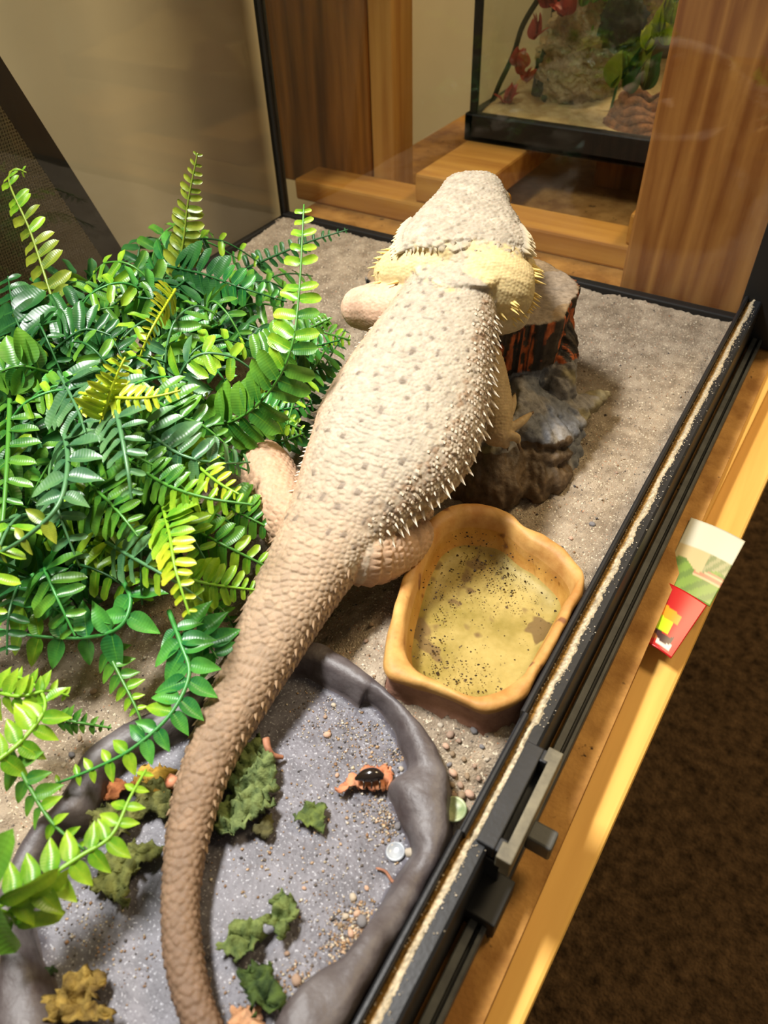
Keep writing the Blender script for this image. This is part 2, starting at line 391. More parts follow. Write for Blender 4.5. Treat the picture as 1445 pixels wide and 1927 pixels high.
sandc = [np.array(lin(c)) for c in ((214, 200, 172), (190, 160, 124), (164, 130, 98), (122, 112, 104), (206, 176, 146), (96, 92, 92), (226, 216, 198))]
pts = []; sz = []; cl = []
for i in range(2200):
    y = rng.uniform(Y0, Y1-.02); x = xb+(xe-xb)*min(.97, abs(rng.normal(.2, .33)))
    if ylat0 < y < ylat1+.01: continue
    pts.append((x, y, (ZG if x < xd else ZF)+.0003)); sz.append(rng.uniform(.0002, .00055)); cl.append(sandc[rng.integers(0, 2)*6])
grains('rail_sand_grains', pts, sz, cl, 'loose pale sand grains scattered on the black front rail', 'sand')

# ------------------------------------------------------------------ stand: board and lumber beside the rail
zb = -.014
V, F = box((BX-.02, Y0-.2, zb-.016), (RX(991, zb), 1.25, zb)); tag(obj('stand_board', V, F, M['mdf'], smooth=False), 'brown particle board stand top under the terrarium', 'board')
zl = -.0305
a0, a1 = P(1111, 1650, zl), P(1445, 904, zl); d = nrm(a1-a0); s0 = a0-d*.35; s1 = a1+d*.55
off = P(925, 1927, zl); nperp = np.array([-d[1], d[0], 0]); wd_ = np.dot(off-a0, nperp)+.02
c4 = [s0, s1, s1+nperp*wd_, s0+nperp*wd_]
V, F = prism([(q[0], q[1]) for q in c4], zl-.045, zl); tag(obj('lumber_rail', V, F, M['pine'], smooth=False, bevel=.002), 'pale yellow pine lumber running along the stand over the carpet', 'lumber')
b0, b1 = P(1325, 985, -.02), P(1450, 725, -.02); bb = nrm(b1-b0)
b0 = b0-bb*.10; b1 = b1+bb*.35
V, F = prism([(b0[0], b0[1]), (b1[0], b1[1]), (b1[0]-.009, b1[1]), (b0[0]-.009, b0[1])], -.0304, -.018); tag(obj('pine_strip', V, F, M['pine'], smooth=False, bevel=.001), 'narrow pine strip wedged between board and lumber', 'lumber')

# printed cards tucked at the board edge
M['print'] = mat('printed_card', attr=True, rough=.35)
def card(name, corners, fn, label, n=40, m_=40):
    c = [np.asarray(q, float) for q in corners]; V = []; C = []; F = []
    nn = nrm(np.cross(c[1]-c[0], c[3]-c[0])); nn = nn if nn[2] > 0 else -nn
    for i in range(n+1):
        for j in range(m_+1):
            u, v = i/n, j/m_
            p = (1-u)*(1-v)*c[0]+u*(1-v)*c[1]+u*v*c[2]+(1-u)*v*c[3]
            V.append(p+nn*.0015*math.sin(u*3.1)); C.append(lin(fn(u, v)))
    F = [(i*(m_+1)+j, (i+1)*(m_+1)+j, (i+1)*(m_+1)+j+1, i*(m_+1)+j+1) for i in range(n) for j in range(m_)]
    o = obj(name, V, np.array(F), M['print'], cols=np.array(C)); s = o.modifiers.new('thickness', 'SOLIDIFY'); s.thickness = .0006
    return tag(o, label, 'card')
def fn_green(u, v):      # u across (0 at board), v down
    if v < .38: return (196, 192, 170)
    w = v+.06*math.sin(u*9)
    if w < .62: return (188, 168, 122) if u < .6 else ((120, 128, 84) if (math.sin(u*40+v*30) > 0) else (150, 148, 108))
    if .60 < v < .74 and u > .45: return (176, 120, 92) if int(v*50) % 2 else (196, 170, 130)
    return (116, 142, 62) if math.sin(u*17+v*23) > -.3 else (98, 122, 58)
def fn_red(u, v):
    if ((u-.12)/.13)**2+((v-.16)/.1)**2 < 1: return (226, 150, 150)
    if .0 < u < .72 and abs(v-.40-.10*u) < .10-.03*u: return (238, 140, 22)
    if .0 < u < .62 and abs(v-.62) < .13: return (176, 204, 20)
    if .28 < u < .80 and abs(v-.78+.05*math.sin(u*8)) < .06: return (56, 22, 26)
    if .42 < u < .85 and .84 < v < .93: return (216, 200, 186)
    if u < .42 and .78 < v < .90: return (150, 84, 30)
    return (172, 14, 18)
zc = -.0125
card('picture_card', [P(1300, 975, zc), P(1402, 1020, zc), P(1335, 1142, zc-.004), P(1240, 1100, zc-.004)], fn_green, 'printed card with grey and green landscape picture over pine lumber')
card('red_card', [P(1240, 1090, zc-.003), P(1330, 1140, zc-.003), P(1262, 1240, zc-.007), P(1205, 1205, zc-.007)], fn_red, 'red printed card with orange and lime shapes over pine lumber')

# ------------------------------------------------------------------ woodwork and second tank beyond the side pane
def ybox(name, x0, x1, y0, y1, z0, z1, mt, label, cat, bevel=.003):
    V, F = box((x0, y0, z0), (x1, y1, z1)); return tag(obj(name, V, F, mt, smooth=False, bevel=bevel), label, cat)
yp = P(736, 379, -.014)[1]
x1p = PY(697, 300, yp)[0]; x0p = PY(520, 300, yp)[0]
dp = PY(735, 300, yp+.09)[0]
ybox('stained_post', x0p, x1p, yp, yp+.06, zb, 1.0, M['post_dark'], 'dark stained square wooden post behind the glass corner', 'post')
ybox('post_side_face', x1p, PY(737, 300, yp)[0], yp+.004, yp+.05, zb, 1.0, M['pine_z'], 'pale slab added as the lighter side face of the dark stained post', 'board')  # added slab: stands in for the paler side face of the stained post
yq = SY+.016
x0q = PY(1180, 465, yq)[0]; 
V, F = prism([(x0q, yq), (x0q+.13, yq), (x0q+.13, yq+.04), (x0q, yq+.04)], zb, 1.0)
tag(obj('fir_post', V, F, M['post_light'], smooth=False, bevel=.003), 'light fir post with red grain right behind the side pane', 'post')
ybm = P(956, 440, .0)[1]
q0 = P(956, 386, .030); 
zt = .010
yb0 = P(1000, 428, zt)[1]; yb1 = P(1000, 392, zt)[1]
ybox('pine_beam', PY(560, 400, yb0)[0], x0q+.10, yb0, yb1+.005, zb, zt, M['pine_x'], 'yellow pine beam lying across behind the side pane', 'beam')
# wood block on the beam and the tank on it
ybk = yb0+.004
bl0 = PY(780, 345, ybk); zk0 = zt; zk1 = PY(790, 328, ybk)[2]
xk1 = PY(902, 352, ybk)[0]
ybox('pine_block', bl0[0], xk1, ybk, ybk+.20, zk0, zk1, M['pine_x'], 'short pine block on the beam carrying the small tank', 'block')
ybox('stained_post', PY(1112, 360, ybk+.2)[0], PY(1215, 360, ybk+.2)[0], ybk+.2, ybk+.28, -.7, PY(1112, 285, ybk+.2)[2]+.02, M['post_dark'], 'orange brown stained post under the small tank', 'post')
ybox('pine_block', x0q-.02, x0q+.10, ybk, ybk+.20, zk0, zk1, M['pine_x'], 'pine block carrying the small tank behind the fir post', 'block')
yt = P(872, 264, zk1)[1]
zt0 = zk1; tl = PY(872, 262, yt); tw = .46
ztt = PY(880, 213, yt)[2]
tank = thing('small_tank', (tl[0]+tw/2, yt+.12, zt0), 'small glass tank with black base trim seen through the side pane', 'tank')
obj('base_trim', *join([box((tl[0], yt, zt0), (tl[0]+tw, yt+.012, ztt)), box((tl[0], yt+.22, zt0), (tl[0]+tw, yt+.232, ztt)), box((tl[0], yt, zt0), (tl[0]+.012, yt+.232, ztt)), box((tl[0]+tw-.012, yt, zt0), (tl[0]+tw, yt+.232, ztt)), box((tl[0], yt, zt0), (tl[0]+tw, yt+.232, zt0+.008))]), M['black_matte'], tank, smooth=False, bevel=.002)
for (xx, yy) in ((tl[0]+.005, yt+.003), (tl[0]+.005, yt+.223)):
    obj('corner_seam', *box((xx, yy, ztt), (xx+.008, yy+.006, ztt+.35)), M['black_matte'], tank, smooth=False)
M['tank_back'] = mat('grey_tank_backing', (122, 120, 98), .8, (96, 96, 78), 20, 4)
obj('front_pane', *box((tl[0]+.013, yt+.004, ztt), (tl[0]+tw-.01, yt+.007, ztt+.35)), M['glass'], tank, smooth=False)
obj('back_panel', *box((tl[0]+.013, yt+.225, ztt), (tl[0]+tw-.01, yt+.23, ztt+.35)), M['tank_back'], tank, smooth=False)
obj('tank_side', *box((tl[0]+.006, yt+.009, ztt), (tl[0]+.009, yt+.223, ztt+.35)), M['glass'], tank, smooth=False)
# sand in the small tank
gx = np.linspace(tl[0]+.013, tl[0]+tw-.013, 60); gy = np.linspace(yt+.013, yt+.22, 30)
V = [(x, y, ztt-.004+.028*((y-yt)/.22)**1.3+.007*vn((x*25, y*25, 0), 1, 4)) for x in gx for y in gy]
F = np.array([(i*30+j, (i+1)*30+j, (i+1)*30+j+1, i*30+j+1) for i in range(59) for j in range(29)])
M['sand_pale'] = mat('pale_tank_sand', (214, 190, 140), .9, (176, 148, 100), 60, 7, .6, 500, .2)
tag(obj('tank_sand', V, F, M['sand_pale']), 'pale sand bed inside the small tank', 'sand', kind='stuff')
def lumpy(name, center, r, mt, label, cat, seed, amp=.35, fr=2.2, n=2, colf=None):
    bm = bmesh.new(); bmesh.ops.create_icosphere(bm, subdivisions=n+2, radius=1)
    V = np.array([v.co[:] for v in bm.verts]); F = [tuple(v.index for v in f.verts) for f in bm.faces]; bm.free()
    k = np.array([1+amp*vn(v*fr, 1, seed)+amp*.5*vn(v*fr*2.7, 1, seed+1)+amp*.3*vn(v*fr*6, 1, seed+2) for v in V])
    V = V*k[:, None]*np.asarray(r)+np.asarray(center)
    return tag(obj(name, V, F, mt), label, cat)
M['cork'] = mat('pale_driftwood', (228, 206, 162), .85, (136, 108, 70), 30, 8, .8, 180, .2, bdist=.01)
M['darkrock'] = mat('dark_hide', (58, 50, 36), .9, (26, 24, 18), 40, 6, .7, 150)
M['coil'] = mat('brown_rope', (168, 108, 66), .8, (92, 54, 34), 120, 6, .6, 400)
ybt = yt+.13
cb = PY(1090, 130, ybt)
pts_ = [PY(1030, 205, yt+.10), PY(1070, 160, yt+.11), PY(1105, 100, yt+.115), PY(1140, 20, yt+.115), PY(1180, -70, yt+.115)]
V, F = tube(pts_, [.020, .045, .052, .050, .055], 40, 60)
V = np.array([v+nrm(v-pts_[2])*.010*(vn(v*70, 1, 2)+.6*vn(v*190, 1, 3)) for v in V])
tag(obj('driftwood', V, F, M['cork']), 'pale crusty driftwood branch leaning inside the small tank', 'driftwood')
lumpy('dark_hide', PY(1172, 40, yt+.055), (.022, .018, .026), M['darkrock'], 'dark round hide hanging on the driftwood in the small tank', 'hide', 4)
lumpy('dark_hide', PY(1035, 150, yt+.10), (.018, .02, .045), M['darkrock'], 'dark bark piece standing behind the red vine', 'bark', 9)
coilp = thing('rope_coil', PY(1205, 225, yt+.04), 'brown twisted rope coil on the small tank sand', 'rope')
for k in range(5):
    c0 = PY(1205, 222, yt+.045)+np.array([0, 0, -.012+.007*k]); rr = .038-.004*k
    th = np.linspace(0, 2*math.pi, 50)[:-1]; pp = [c0+np.array([rr*math.cos(t), .7*rr*math.sin(t), .003*math.sin(5*t+k)]) for t in th]; pp.append(pp[0])
    obj('coil_turn', *tube(pp, .0055, 8), M['coil'], coilp)

# ---- leaf meshes used by all artificial plants
def leaf_mesh(name, kind, mt):
    ny, nx = 9, 4
    V = []; F = []
    for i in range(ny+1):
        t = i/ny
        if kind == 'oblong': w = .20*min(1, (t/.15)**.5 if t > 0 else .12)*(math.sqrt(max(0, 1-(max(0, t-.55)/.45)**2.4))*.97+.03)*(1.0-.1*(1-t))
        elif kind == 'pointed': w = .26*(math.sin(math.pi*min(1, t**.62))**.9)+.004
        else: w = .31*(math.sin(math.pi*t**.8)**.8)+.006
        if t == 0: w = .03
        for j in range(nx+1):
            s = j/nx*2-1
            V.append((s*w, t, .42*w*abs(s)**1.6+.10*t*t*-1+.02*math.sin(t*9)*s))
    for i in range(ny):
        for j in range(nx): F.append((i*(nx+1)+j, i*(nx+1)+j+1, (i+1)*(nx+1)+j+1, (i+1)*(nx+1)+j))
    return mesh_of(name, V, F, mt)
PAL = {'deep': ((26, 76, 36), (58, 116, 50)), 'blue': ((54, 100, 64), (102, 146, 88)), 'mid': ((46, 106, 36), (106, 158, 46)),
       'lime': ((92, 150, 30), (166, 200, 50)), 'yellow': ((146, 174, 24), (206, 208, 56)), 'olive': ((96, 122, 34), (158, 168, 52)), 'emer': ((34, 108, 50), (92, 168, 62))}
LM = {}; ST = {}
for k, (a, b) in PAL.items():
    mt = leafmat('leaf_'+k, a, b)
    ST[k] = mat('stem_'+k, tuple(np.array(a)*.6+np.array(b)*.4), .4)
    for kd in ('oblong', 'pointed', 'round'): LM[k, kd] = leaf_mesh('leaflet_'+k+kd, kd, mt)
LIZ_KEEP = []            # (point, radius) filled in below: fronds keep off the lizard
def frond(plant, pts, tone='mid', kind='oblong', L0=.022, n=16, nv=None, prof='taper', ang=18, rad=.0011, width=1.0, tone_tip=None, droop=.15, skip0=.05, one_side=None, check=False, curl=0):
    pts = np.asarray(pts, float)
    path = catmull(pts, 40); T = np.gradient(path, axis=0)
    if nv is None: nv = (.45, -.62, .75)
    nv = nrm(nv)
    fr = obj('frond', *tube(path, np.linspace(rad, rad*.45, 40), 6), ST[tone], plant)
    org = ORG[plant.name]; seg = np.r_[0, np.cumsum(np.linalg.norm(np.diff(path, axis=0), axis=1))]; tot = seg[-1]
    n = (max(4, int(n*.84)) if kind == 'oblong' else max(3, int(n*.78))) if n > 4 else 2; L0 = L0*(1.16 if kind == 'oblong' else 1.0)
    for i in range(n):
        t = skip0+(1-skip0)*(i+.5)/n
        k = int(np.searchsorted(seg, t*tot)); k = min(max(k, 1), 39); tg = nrm(T[k]); p = path[k]
        side = np.cross(tg, nv)
        if np.linalg.norm(side) < .15: side = np.cross(tg, (1, .2, .3))
        side = nrm(side); up = nrm(np.cross(side, tg))
        if prof == 'taper': sz = L0*(1.05-.85*t**1.5)*min(1, .55+3*t)
        elif prof == 'even': sz = L0*(1.0-.35*t)
        else: sz = L0
        for sgn in (-1, 1):
            if one_side and sgn != one_side: continue
            a = math.radians(ang+random.uniform(-9, 9))
            dirv = nrm(sgn*side*math.cos(a)+tg*math.sin(a)-up*(droop+random.uniform(-.12, .12)))
            zz = nrm(up+.25*np.array([random.uniform(-1, 1) for _ in range(3)])+sgn*side*.2)
            xx = nrm(np.cross(dirv, zz)); zz = np.cross(xx, dirv)
            s = sz*random.uniform(.85, 1.12)
            end = p+dirv*s
            if end[2] < .004: continue
            if check and any(np.linalg.norm(end-c) < r for c, r in LIZ_KEEP): continue
            tn = tone if (tone_tip is None or t < .55+random.uniform(-.12, .12)) else tone_tip
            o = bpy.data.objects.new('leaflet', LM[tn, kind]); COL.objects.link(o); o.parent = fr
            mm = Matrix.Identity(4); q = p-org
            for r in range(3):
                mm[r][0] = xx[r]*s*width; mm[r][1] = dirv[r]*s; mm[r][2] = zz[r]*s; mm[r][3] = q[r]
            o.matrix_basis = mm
    return fr

# plants in the small tank
vine = thing('red_leaf_vine', PY(940, 200, yt+.06), 'dark vine with red leaves hanging inside the small tank', 'vine')
M['vine'] = mat('dark_vine', (52, 58, 34), .6)
M['redleaf'] = leafmat('red_leaf', (150, 52, 42), (206, 92, 74))
vp = [PY(1025, -20, yt+.05), PY(985, 45, yt+.05), PY(965, 105, yt+.05), PY(935, 170, yt+.05), PY(930, 205, yt+.05), PY(1000, 214, yt+.05)]
obj('vine_stem', *tube(vp, .003, 8, 50), M['vine'], vine)
rl = leaf_mesh('red_leaflet', 'pointed', M['redleaf'])
for (x, y) in ((1020, 8), (1030, 15), (1058, 32), (1068, 28), (1008, 65), (1005, 75), (985, 130), (978, 140), (992, 155), (948, 195), (953, 188), (1040, 5), (970, 125)):
    for k in range(3):
        o = bpy.data.objects.new('leaflet', rl); COL.objects.link(o); o.parent = vine
        o.location = Vector(PY(x, y, yt+.045)-ORG[vine.name]); s = .02; o.scale = (s*1.3, s, s); o.rotation_euler = (random.uniform(.6, 2), random.uniform(-.5, .5), random.uniform(0, 6.28))
def tank_plant(label, spots, tone, kind, s0):
    b = PY(*spots[0], yt+.06); t = thing('plastic_plant', b, label, 'plant')
    for i, (x, y) in enumerate(spots):
        for k in range(3):
            o = bpy.data.objects.new('leaf', LM[tone if (i+k) % 3 else 'olive', kind]); COL.objects.link(o); o.parent = t
            o.location = Vector(PY(x, y, yt+.05)-b); s = s0*random.uniform(.8, 1.2); o.scale = (s, s, s); o.rotation_euler = (random.uniform(.9, 1.9), random.uniform(-.4, .4), random.uniform(-1.5, 1.5))
    obj('stem', *tube([b+np.array((0, .01, -.03)), b+np.array((.004, .01, .02)), b+np.array((.0, .01, .05))], .0016, 6, 10), ST[tone], t)
tank_plant('dark green broad leaf plastic plant low in the small tank', [(1150, 165), (1165, 150), (1180, 175), (1195, 150), (1210, 170), (1185, 140)], 'deep', 'round', .034)
tank_plant('yellow green plastic plant beside the fir post in the small tank', [(1255, 20), (1262, 45), (1240, 60), (1250, 85), (1230, 75), (1215, 95), (1265, 5)], 'yellow', 'pointed', .024)
tank_plant('bright green grass tuft at the top of the small tank', [(1115, 5), (1140, 2), (1095, 12), (1150, -5)], 'lime', 'oblong', .03)

# leaning screen lid behind the back pane
xs = BX-.03
e0, e1 = PX(-60, 10, xs), PX(262, 520, xs)
dv = nrm(e1-e0); pv = nrm(np.cross(dv, (1, 0, 0))); 
if pv[1] > 0: pv = -pv
wf = .022
lid = thing('screen_lid', (xs, (e0[1]+e1[1])/2, min(e0[2], e1[2])), 'black framed mesh screen lid leaning behind the back pane', 'screen lid')
e0 = e0-dv*.1; e1 = e1+dv*.05
def plate(a, b, w0, w1, th):
    A, B = a+pv*w0, b+pv*w0; C_, D = b+pv*w1, a+pv*w1
    n = np.array([1., 0, 0]); V = [A, B, C_, D]+[q-n*th for q in (A, B, C_, D)]
    return np.array(V), [(0, 1, 2, 3), (7, 6, 5, 4), (0, 4, 5, 1), (1, 5, 6, 2), (2, 6, 7, 3), (3, 7, 4, 0)]
obj('frame_bar', *plate(e0, e1, 0, wf, .012), M['black_matte'], lid, smooth=False)
def meshmat():
    M_ = bpy.data.materials.new('screen_mesh'); M_.use_nodes = True; nt = M_.node_tree; N = nt.nodes; L = nt.links
    b = N['Principled BSDF']; b.inputs['Base Color'].default_value = (*lin((104, 90, 66)), 1); b.inputs['Roughness'].default_value = .6
    tc = N.new('ShaderNodeTexCoord'); v = N.new('ShaderNodeTexVoronoi'); v.inputs['Scale'].default_value = 420; v.inputs['Randomness'].default_value = 0
    L.new(tc.outputs['Object'], v.inputs['Vector'])
    lt_ = N.new('ShaderNodeMath'); lt_.operation = 'LESS_THAN'; lt_.inputs[1].default_value = .34; L.new(v.outputs['Distance'], lt_.inputs[0])
    t = N.new('ShaderNodeBsdfTransparent'); mx = N.new('ShaderNodeMixShader'); L.new(lt_.outputs[0], mx.inputs[0]); L.new(b.outputs[0], mx.inputs[1]); L.new(t.outputs[0], mx.inputs[2])
    L.new(mx.outputs[0], N['Material Output'].inputs[0]); return M_
obj('mesh_screen', *plate(e0, e1, wf, wf+.30, .0008), meshmat(), lid, smooth=False)

# ------------------------------------------------------------------ grey feeding dish
PAIR = [((572, 1238), (585, 1204)), ((635, 1267), (640, 1228)), ((675, 1292), (690, 1262)), ((702, 1297), (734, 1300)), ((738, 1335), (788, 1353)),
 ((765, 1380), (824, 1398)), ((779, 1434), (842, 1452)), ((750, 1456), (842, 1480)), ((743, 1474), (840, 1500)), ((761, 1515), (842, 1533)), ((779, 1560), (838, 1580)),
 ((792, 1600), (828, 1620)), ((797, 1641), (822, 1680)), ((780, 1720), (815, 1760)), ((735, 1762), (800, 1830)), ((653, 1790), (760, 1920)), ((590, 1830), (720, 2000)),
 ((545, 1875), (680, 2060)), ((513, 1927), (640, 2100)), ((480, 2010), (560, 2160)), ((380, 2080), (400, 2220)), ((240, 2080), (220, 2200)), ((130, 2020), (60, 2130)),
 ((82, 1927), (-10, 1990)), ((66, 1855), (-20, 1900)), ((42, 1783), (-10, 1800)), ((27, 1710), (-15, 1720)), ((50, 1640), (8, 1640)), ((90, 1562), (45, 1560)),
 ((145, 1528), (110, 1500)), ((194, 1432), (160, 1410)), ((260, 1390), (235, 1355)), ((340, 1350), (320, 1315)), ((420, 1300), (410, 1262)), ((500, 1255), (500, 1215))]
ZD = .005
def zr(i): return .018 if not (13 <= i <= 21) else .018+.016*math.sin(math.pi*(i-12.5)/9.0)
inn = []; out = []
for i, (a, b) in enumerate(PAIR):
    z = zr(i); qi = P(*a, z); qo = P(*b, z); qi[0] = min(qi[0], xa-.012); qo[0] = min(qo[0], xa-.002)
    inn.append(qi); out.append(qo)
NL = 280
inn = catmull(inn, NL, True); out = catmull(out, NL, True)
inn[:, 0] = np.minimum(inn[:, 0], xa-.008); out[:, 0] = np.minimum(out[:, 0], xa-.001)
cen = np.array([*inn.mean(0)[:2], ZD])
R_ = []
low = out.copy(); low[:, 2] = -.004
low[:, :2] += (out-inn)[:, :2]/np.linalg.norm((out-inn)[:, :2], axis=1)[:, None]*.004; low[:, 0] = np.minimum(low[:, 0], xa-.0005)
R_.append(low)
mid_o = out.copy(); mid_o[:, 2] = out[:, 2]*.6; R_.append(mid_o)
for t, dz in ((0.0, -.0035), (.08, -.001), (.3, .0006), (.6, .0004), (.88, -.0004), (1.0, -.0022)):
    q = out*(1-t)+inn*t; q[:, 2] += dz; R_.append(q)
bot = inn.copy(); bd = (inn-out)[:, :2]; bd /= np.linalg.norm(bd, axis=1)[:, None]
for t in (.35, .7, 1.0):
    q = inn.copy(); q[:, :2] += bd*(.0015+.0022*t); q[:, 2] = (inn[:, 2]-.002)*(1-t)+(ZD+.0004)*t; R_.append(q)
bt = R_[-1]
for t in (.05, .12, .22, .35, .5, .65, .8, .92, .985):
    q = bt*(1-t)+cen*t; q[:, 2] = ZD; R_.append(q)
R_ = np.array(R_)
for i in range(2, 11):
    for j in range(NL):
        p = R_[i, j]; R_[i, j, 2] += .0016*vn(p*55, 1, 6)+.0006*vn(p*190, 1, 7); R_[i, j, :2] += .0010*vn(p*120, 1, 8)
V, F = rings(R_, caps=False); V = np.concatenate([V, [cen]]); k0 = (len(R_)-1)*NL
F += [(k0+j, k0+(j+1) % NL, len(V)-1) for j in range(NL)]
M['slate'] = mat('slate_resin', (102, 99, 106), .5, (68, 64, 70), 90, 9, .5, 420, .45, stretch=(1, 1, 1), speck=[(900, (156, 156, 162), .62, 3), (260, (74, 66, 68), .68, 5)], bdist=.0008)
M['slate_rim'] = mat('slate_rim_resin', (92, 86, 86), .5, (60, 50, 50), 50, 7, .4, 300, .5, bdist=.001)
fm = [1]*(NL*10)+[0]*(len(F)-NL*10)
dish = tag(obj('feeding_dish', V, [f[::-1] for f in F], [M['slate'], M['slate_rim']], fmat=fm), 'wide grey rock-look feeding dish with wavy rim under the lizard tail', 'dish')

# ------------------------------------------------------------------ amber water dish
WO = [(900, 948), (950, 960), (985, 990), (1030, 1010), (1070, 1040), (1098, 1078), (1096, 1120), (1065, 1190), (1025, 1258), (985, 1310), (920, 1337), (880, 1325), (830, 1305), (770, 1285), (727, 1268), (722, 1230), (735, 1170), (755, 1090), (780, 1030), (810, 975), (850, 952)]
WI = [(905, 974), (950, 985), (985, 1012), (1022, 1035), (1060, 1068), (1077, 1100), (1066, 1140), (1040, 1195), (1005, 1245), (970, 1275), (915, 1300), (870, 1298), (820, 1275), (785, 1255), (768, 1230), (765, 1190), (775, 1130), (790, 1080), (808, 1030), (830, 995), (865, 975)]
ZW = .030; N2 = 220; WI = [(x+(x-915)*.035, y+(y-1135)*.03) for x, y in WI]
zrim = [ZW+.003*math.sin(i*1.3)+.0015*math.sin(i*3.1) for i in range(len(WO))]
wo = catmull([P(*q, ZW) for q in WO], N2, True); wi = catmull([P(*q, ZW) for q in WI], N2, True)
wo[:, 0] = np.minimum(wo[:, 0], xa-.0008); wi[:, 0] = np.minimum(wi[:, 0], xa-.006)
wc = wi.mean(0); R_ = []
def scl(q, s, z): 
    r = q.copy(); r[:, :2] = wc[:2]+(q[:, :2]-wc[:2])*s; r[:, 2] = z; return r
f0 = scl(wo, 1.05, -.004); f0[:, 0] = np.minimum(f0[:, 0], xa-.0006); R_.append(f0)
for s, z in ((1.0, .006), (.965, .016), (.975, .024), (1.0, .0285)): R_.append(scl(wo, s, z))
for t, dz in ((.12, .0008), (.4, .0012), (.75, .0006), (1., -.001)):
    q = wo*(1-t)+wi*t; q[:, 2] = ZW+dz; R_.append(q)
for s, z in ((.975, .024), (.95, .017), (.90, .011), (.80, .0085), (.6, .0075), (.4, .007), (.2, .007), (.05, .007)): R_.append(scl(wi, s, z))
R_ = np.array(R_)
for i in range(1, 12):
    for j in range(N2):
        p = R_[i, j]; k = 1.0 if i < 9 else .5
        R_[i, j, 2] += k*(.0016*vn(p*45, 1, 11)+.0005*vn(p*160, 1, 12)); R_[i, j, 0] += k*.0009*vn(p*90, 1, 13); R_[i, j, 1] += k*.0009*vn(p*90, 1, 14)
R_[:, :, 0] = np.minimum(R_[:, :, 0], xa-.0003)
V, F = rings(R_, caps=False); V = np.concatenate([V, [(wc[0], wc[1], .007)]]); k0 = (len(R_)-1)*N2
F += [(k0+j, k0+(j+1) % N2, len(V)-1) for j in range(N2)]
M['amber'] = mat('amber_resin', (194, 152, 86), .6, (164, 114, 54), 55, 6, .3, 260, .45, speck=[(70, (122, 78, 44), .66, 2)], bdist=.001)
M['amber_in'] = mat('algae_stained_resin', (180, 160, 106), .5, (134, 118, 58), 38, 7, .2, 200, .4, speck=[(60, (116, 94, 64), .58, 8), (300, (84, 66, 50), .68, 6)])
M['amber_side'] = mat('dusty_resin_side', (170, 128, 104), .8, (128, 88, 70), 60, 6, .3, 300)
fm = [2]*(N2*3)+[0]*(N2*5)+[3]*(N2*3)+[1]*(len(F)-N2*11)
wd_t = thing('water_dish', (wc[0], wc[1], 0), 'amber rock-look water dish filled with cloudy water beside the rail', 'dish')
obj('basin', V, [f[::-1] for f in F], [M['amber'], M['amber_in'], M['amber_side'], M['amber']], wd_t, fmat=fm)
ZS = .0215
wv_ = scl(wi, .972, ZS); V = np.concatenate([wv_, [[wc[0], wc[1], ZS]]]); F = [(j, (j+1) % N2, N2) for j in range(N2)]
ar = sum(wv_[i][0]*wv_[(i+1) % N2][1]-wv_[(i+1) % N2][0]*wv_[i][1] for i in range(N2))
if ar < 0: F = [f[::-1] for f in F]
tag(obj('water', V, F, M['water'], wd_t, smooth=False), 'still water surface with floating specks')
pts = []; sz = []; cl = []
hot = [P(840, 1100, ZS), P(960, 1080, ZS), P(800, 1220, ZS), P(870, 1260, ZS), P(930, 1050, ZS), P(890, 1010, ZS)]
for i in range(1500):
    if i % 3: c0 = hot[rng.integers(0, 6)]; q = c0+rng.normal(0, .010, 3)
    else: q = np.array([wc[0], wc[1], 0])+np.array([rng.uniform(-.07, .07), rng.uniform(-.09, .09), 0])
    if not inpoly(q[0], q[1], wv_[::3]*.97+np.append(wc[:2], 0)*.03): continue
    pts.append((q[0], q[1], ZS+.0001 if i % 2 else .0092)); sz.append(abs(rng.normal(0, .00030))+.00016); cl.append(np.array(lin((62, 48, 36)))*rng.uniform(.4, 1.5))
grains('floating_debris', pts, sz, cl, 'dark brown debris specks floating in the water dish', 'debris', .35)

# ------------------------------------------------------------------ sand bed
_WC = np.mean([P(*q, .03) for q in ((900, 948), (1070, 1040), (1025, 1258), (920, 1337), (770, 1285), (755, 1090))], 0)
def sand_h(x, y):
    h = .0035*vn((x*16, y*16, 0), 1, 1)+.0012*vn((x*60, y*60, 0), 1, 2)
    h += .006*max(0, min(1, (y-SY+.10)/.10))*.4
    r_ = math.hypot(x-_WC[0], (y-_WC[1])*.86)
    h += .011*max(0, 1-max(0, r_-.055)/.028)**1.5
    if inpoly(x, y, _po): return -.0055
    if inpoly(x, y, _pw): return -.0045
    return h
_po = [(q[0]*.985+cen[0]*.015, q[1]*.985+cen[1]*.015) for q in out[::7]]
_pw = [(q[0]*.97+wc[0]*.03, q[1]*.97+wc[1]*.03) for q in wo[::6]]
nx, ny = 230, 300
gx = np.linspace(BX+.0005, xa-.0002, nx); gy = np.linspace(-.14, SY-.0045, ny)
V = np.array([(x, y, sand_h(x, y)+.0006*rng.normal()) for x in gx for y in gy])
I = np.arange((nx-1)*(ny-1)); ii, jj = I//(ny-1), I % (ny-1)
F = np.stack([ii*ny+jj, (ii+1)*ny+jj, (ii+1)*ny+jj+1, ii*ny+jj+1], 1)
tag(obj('sand_bed', V, F, M['sand']), 'tan sand bed covering the terrarium floor', 'sand', kind='stuff')

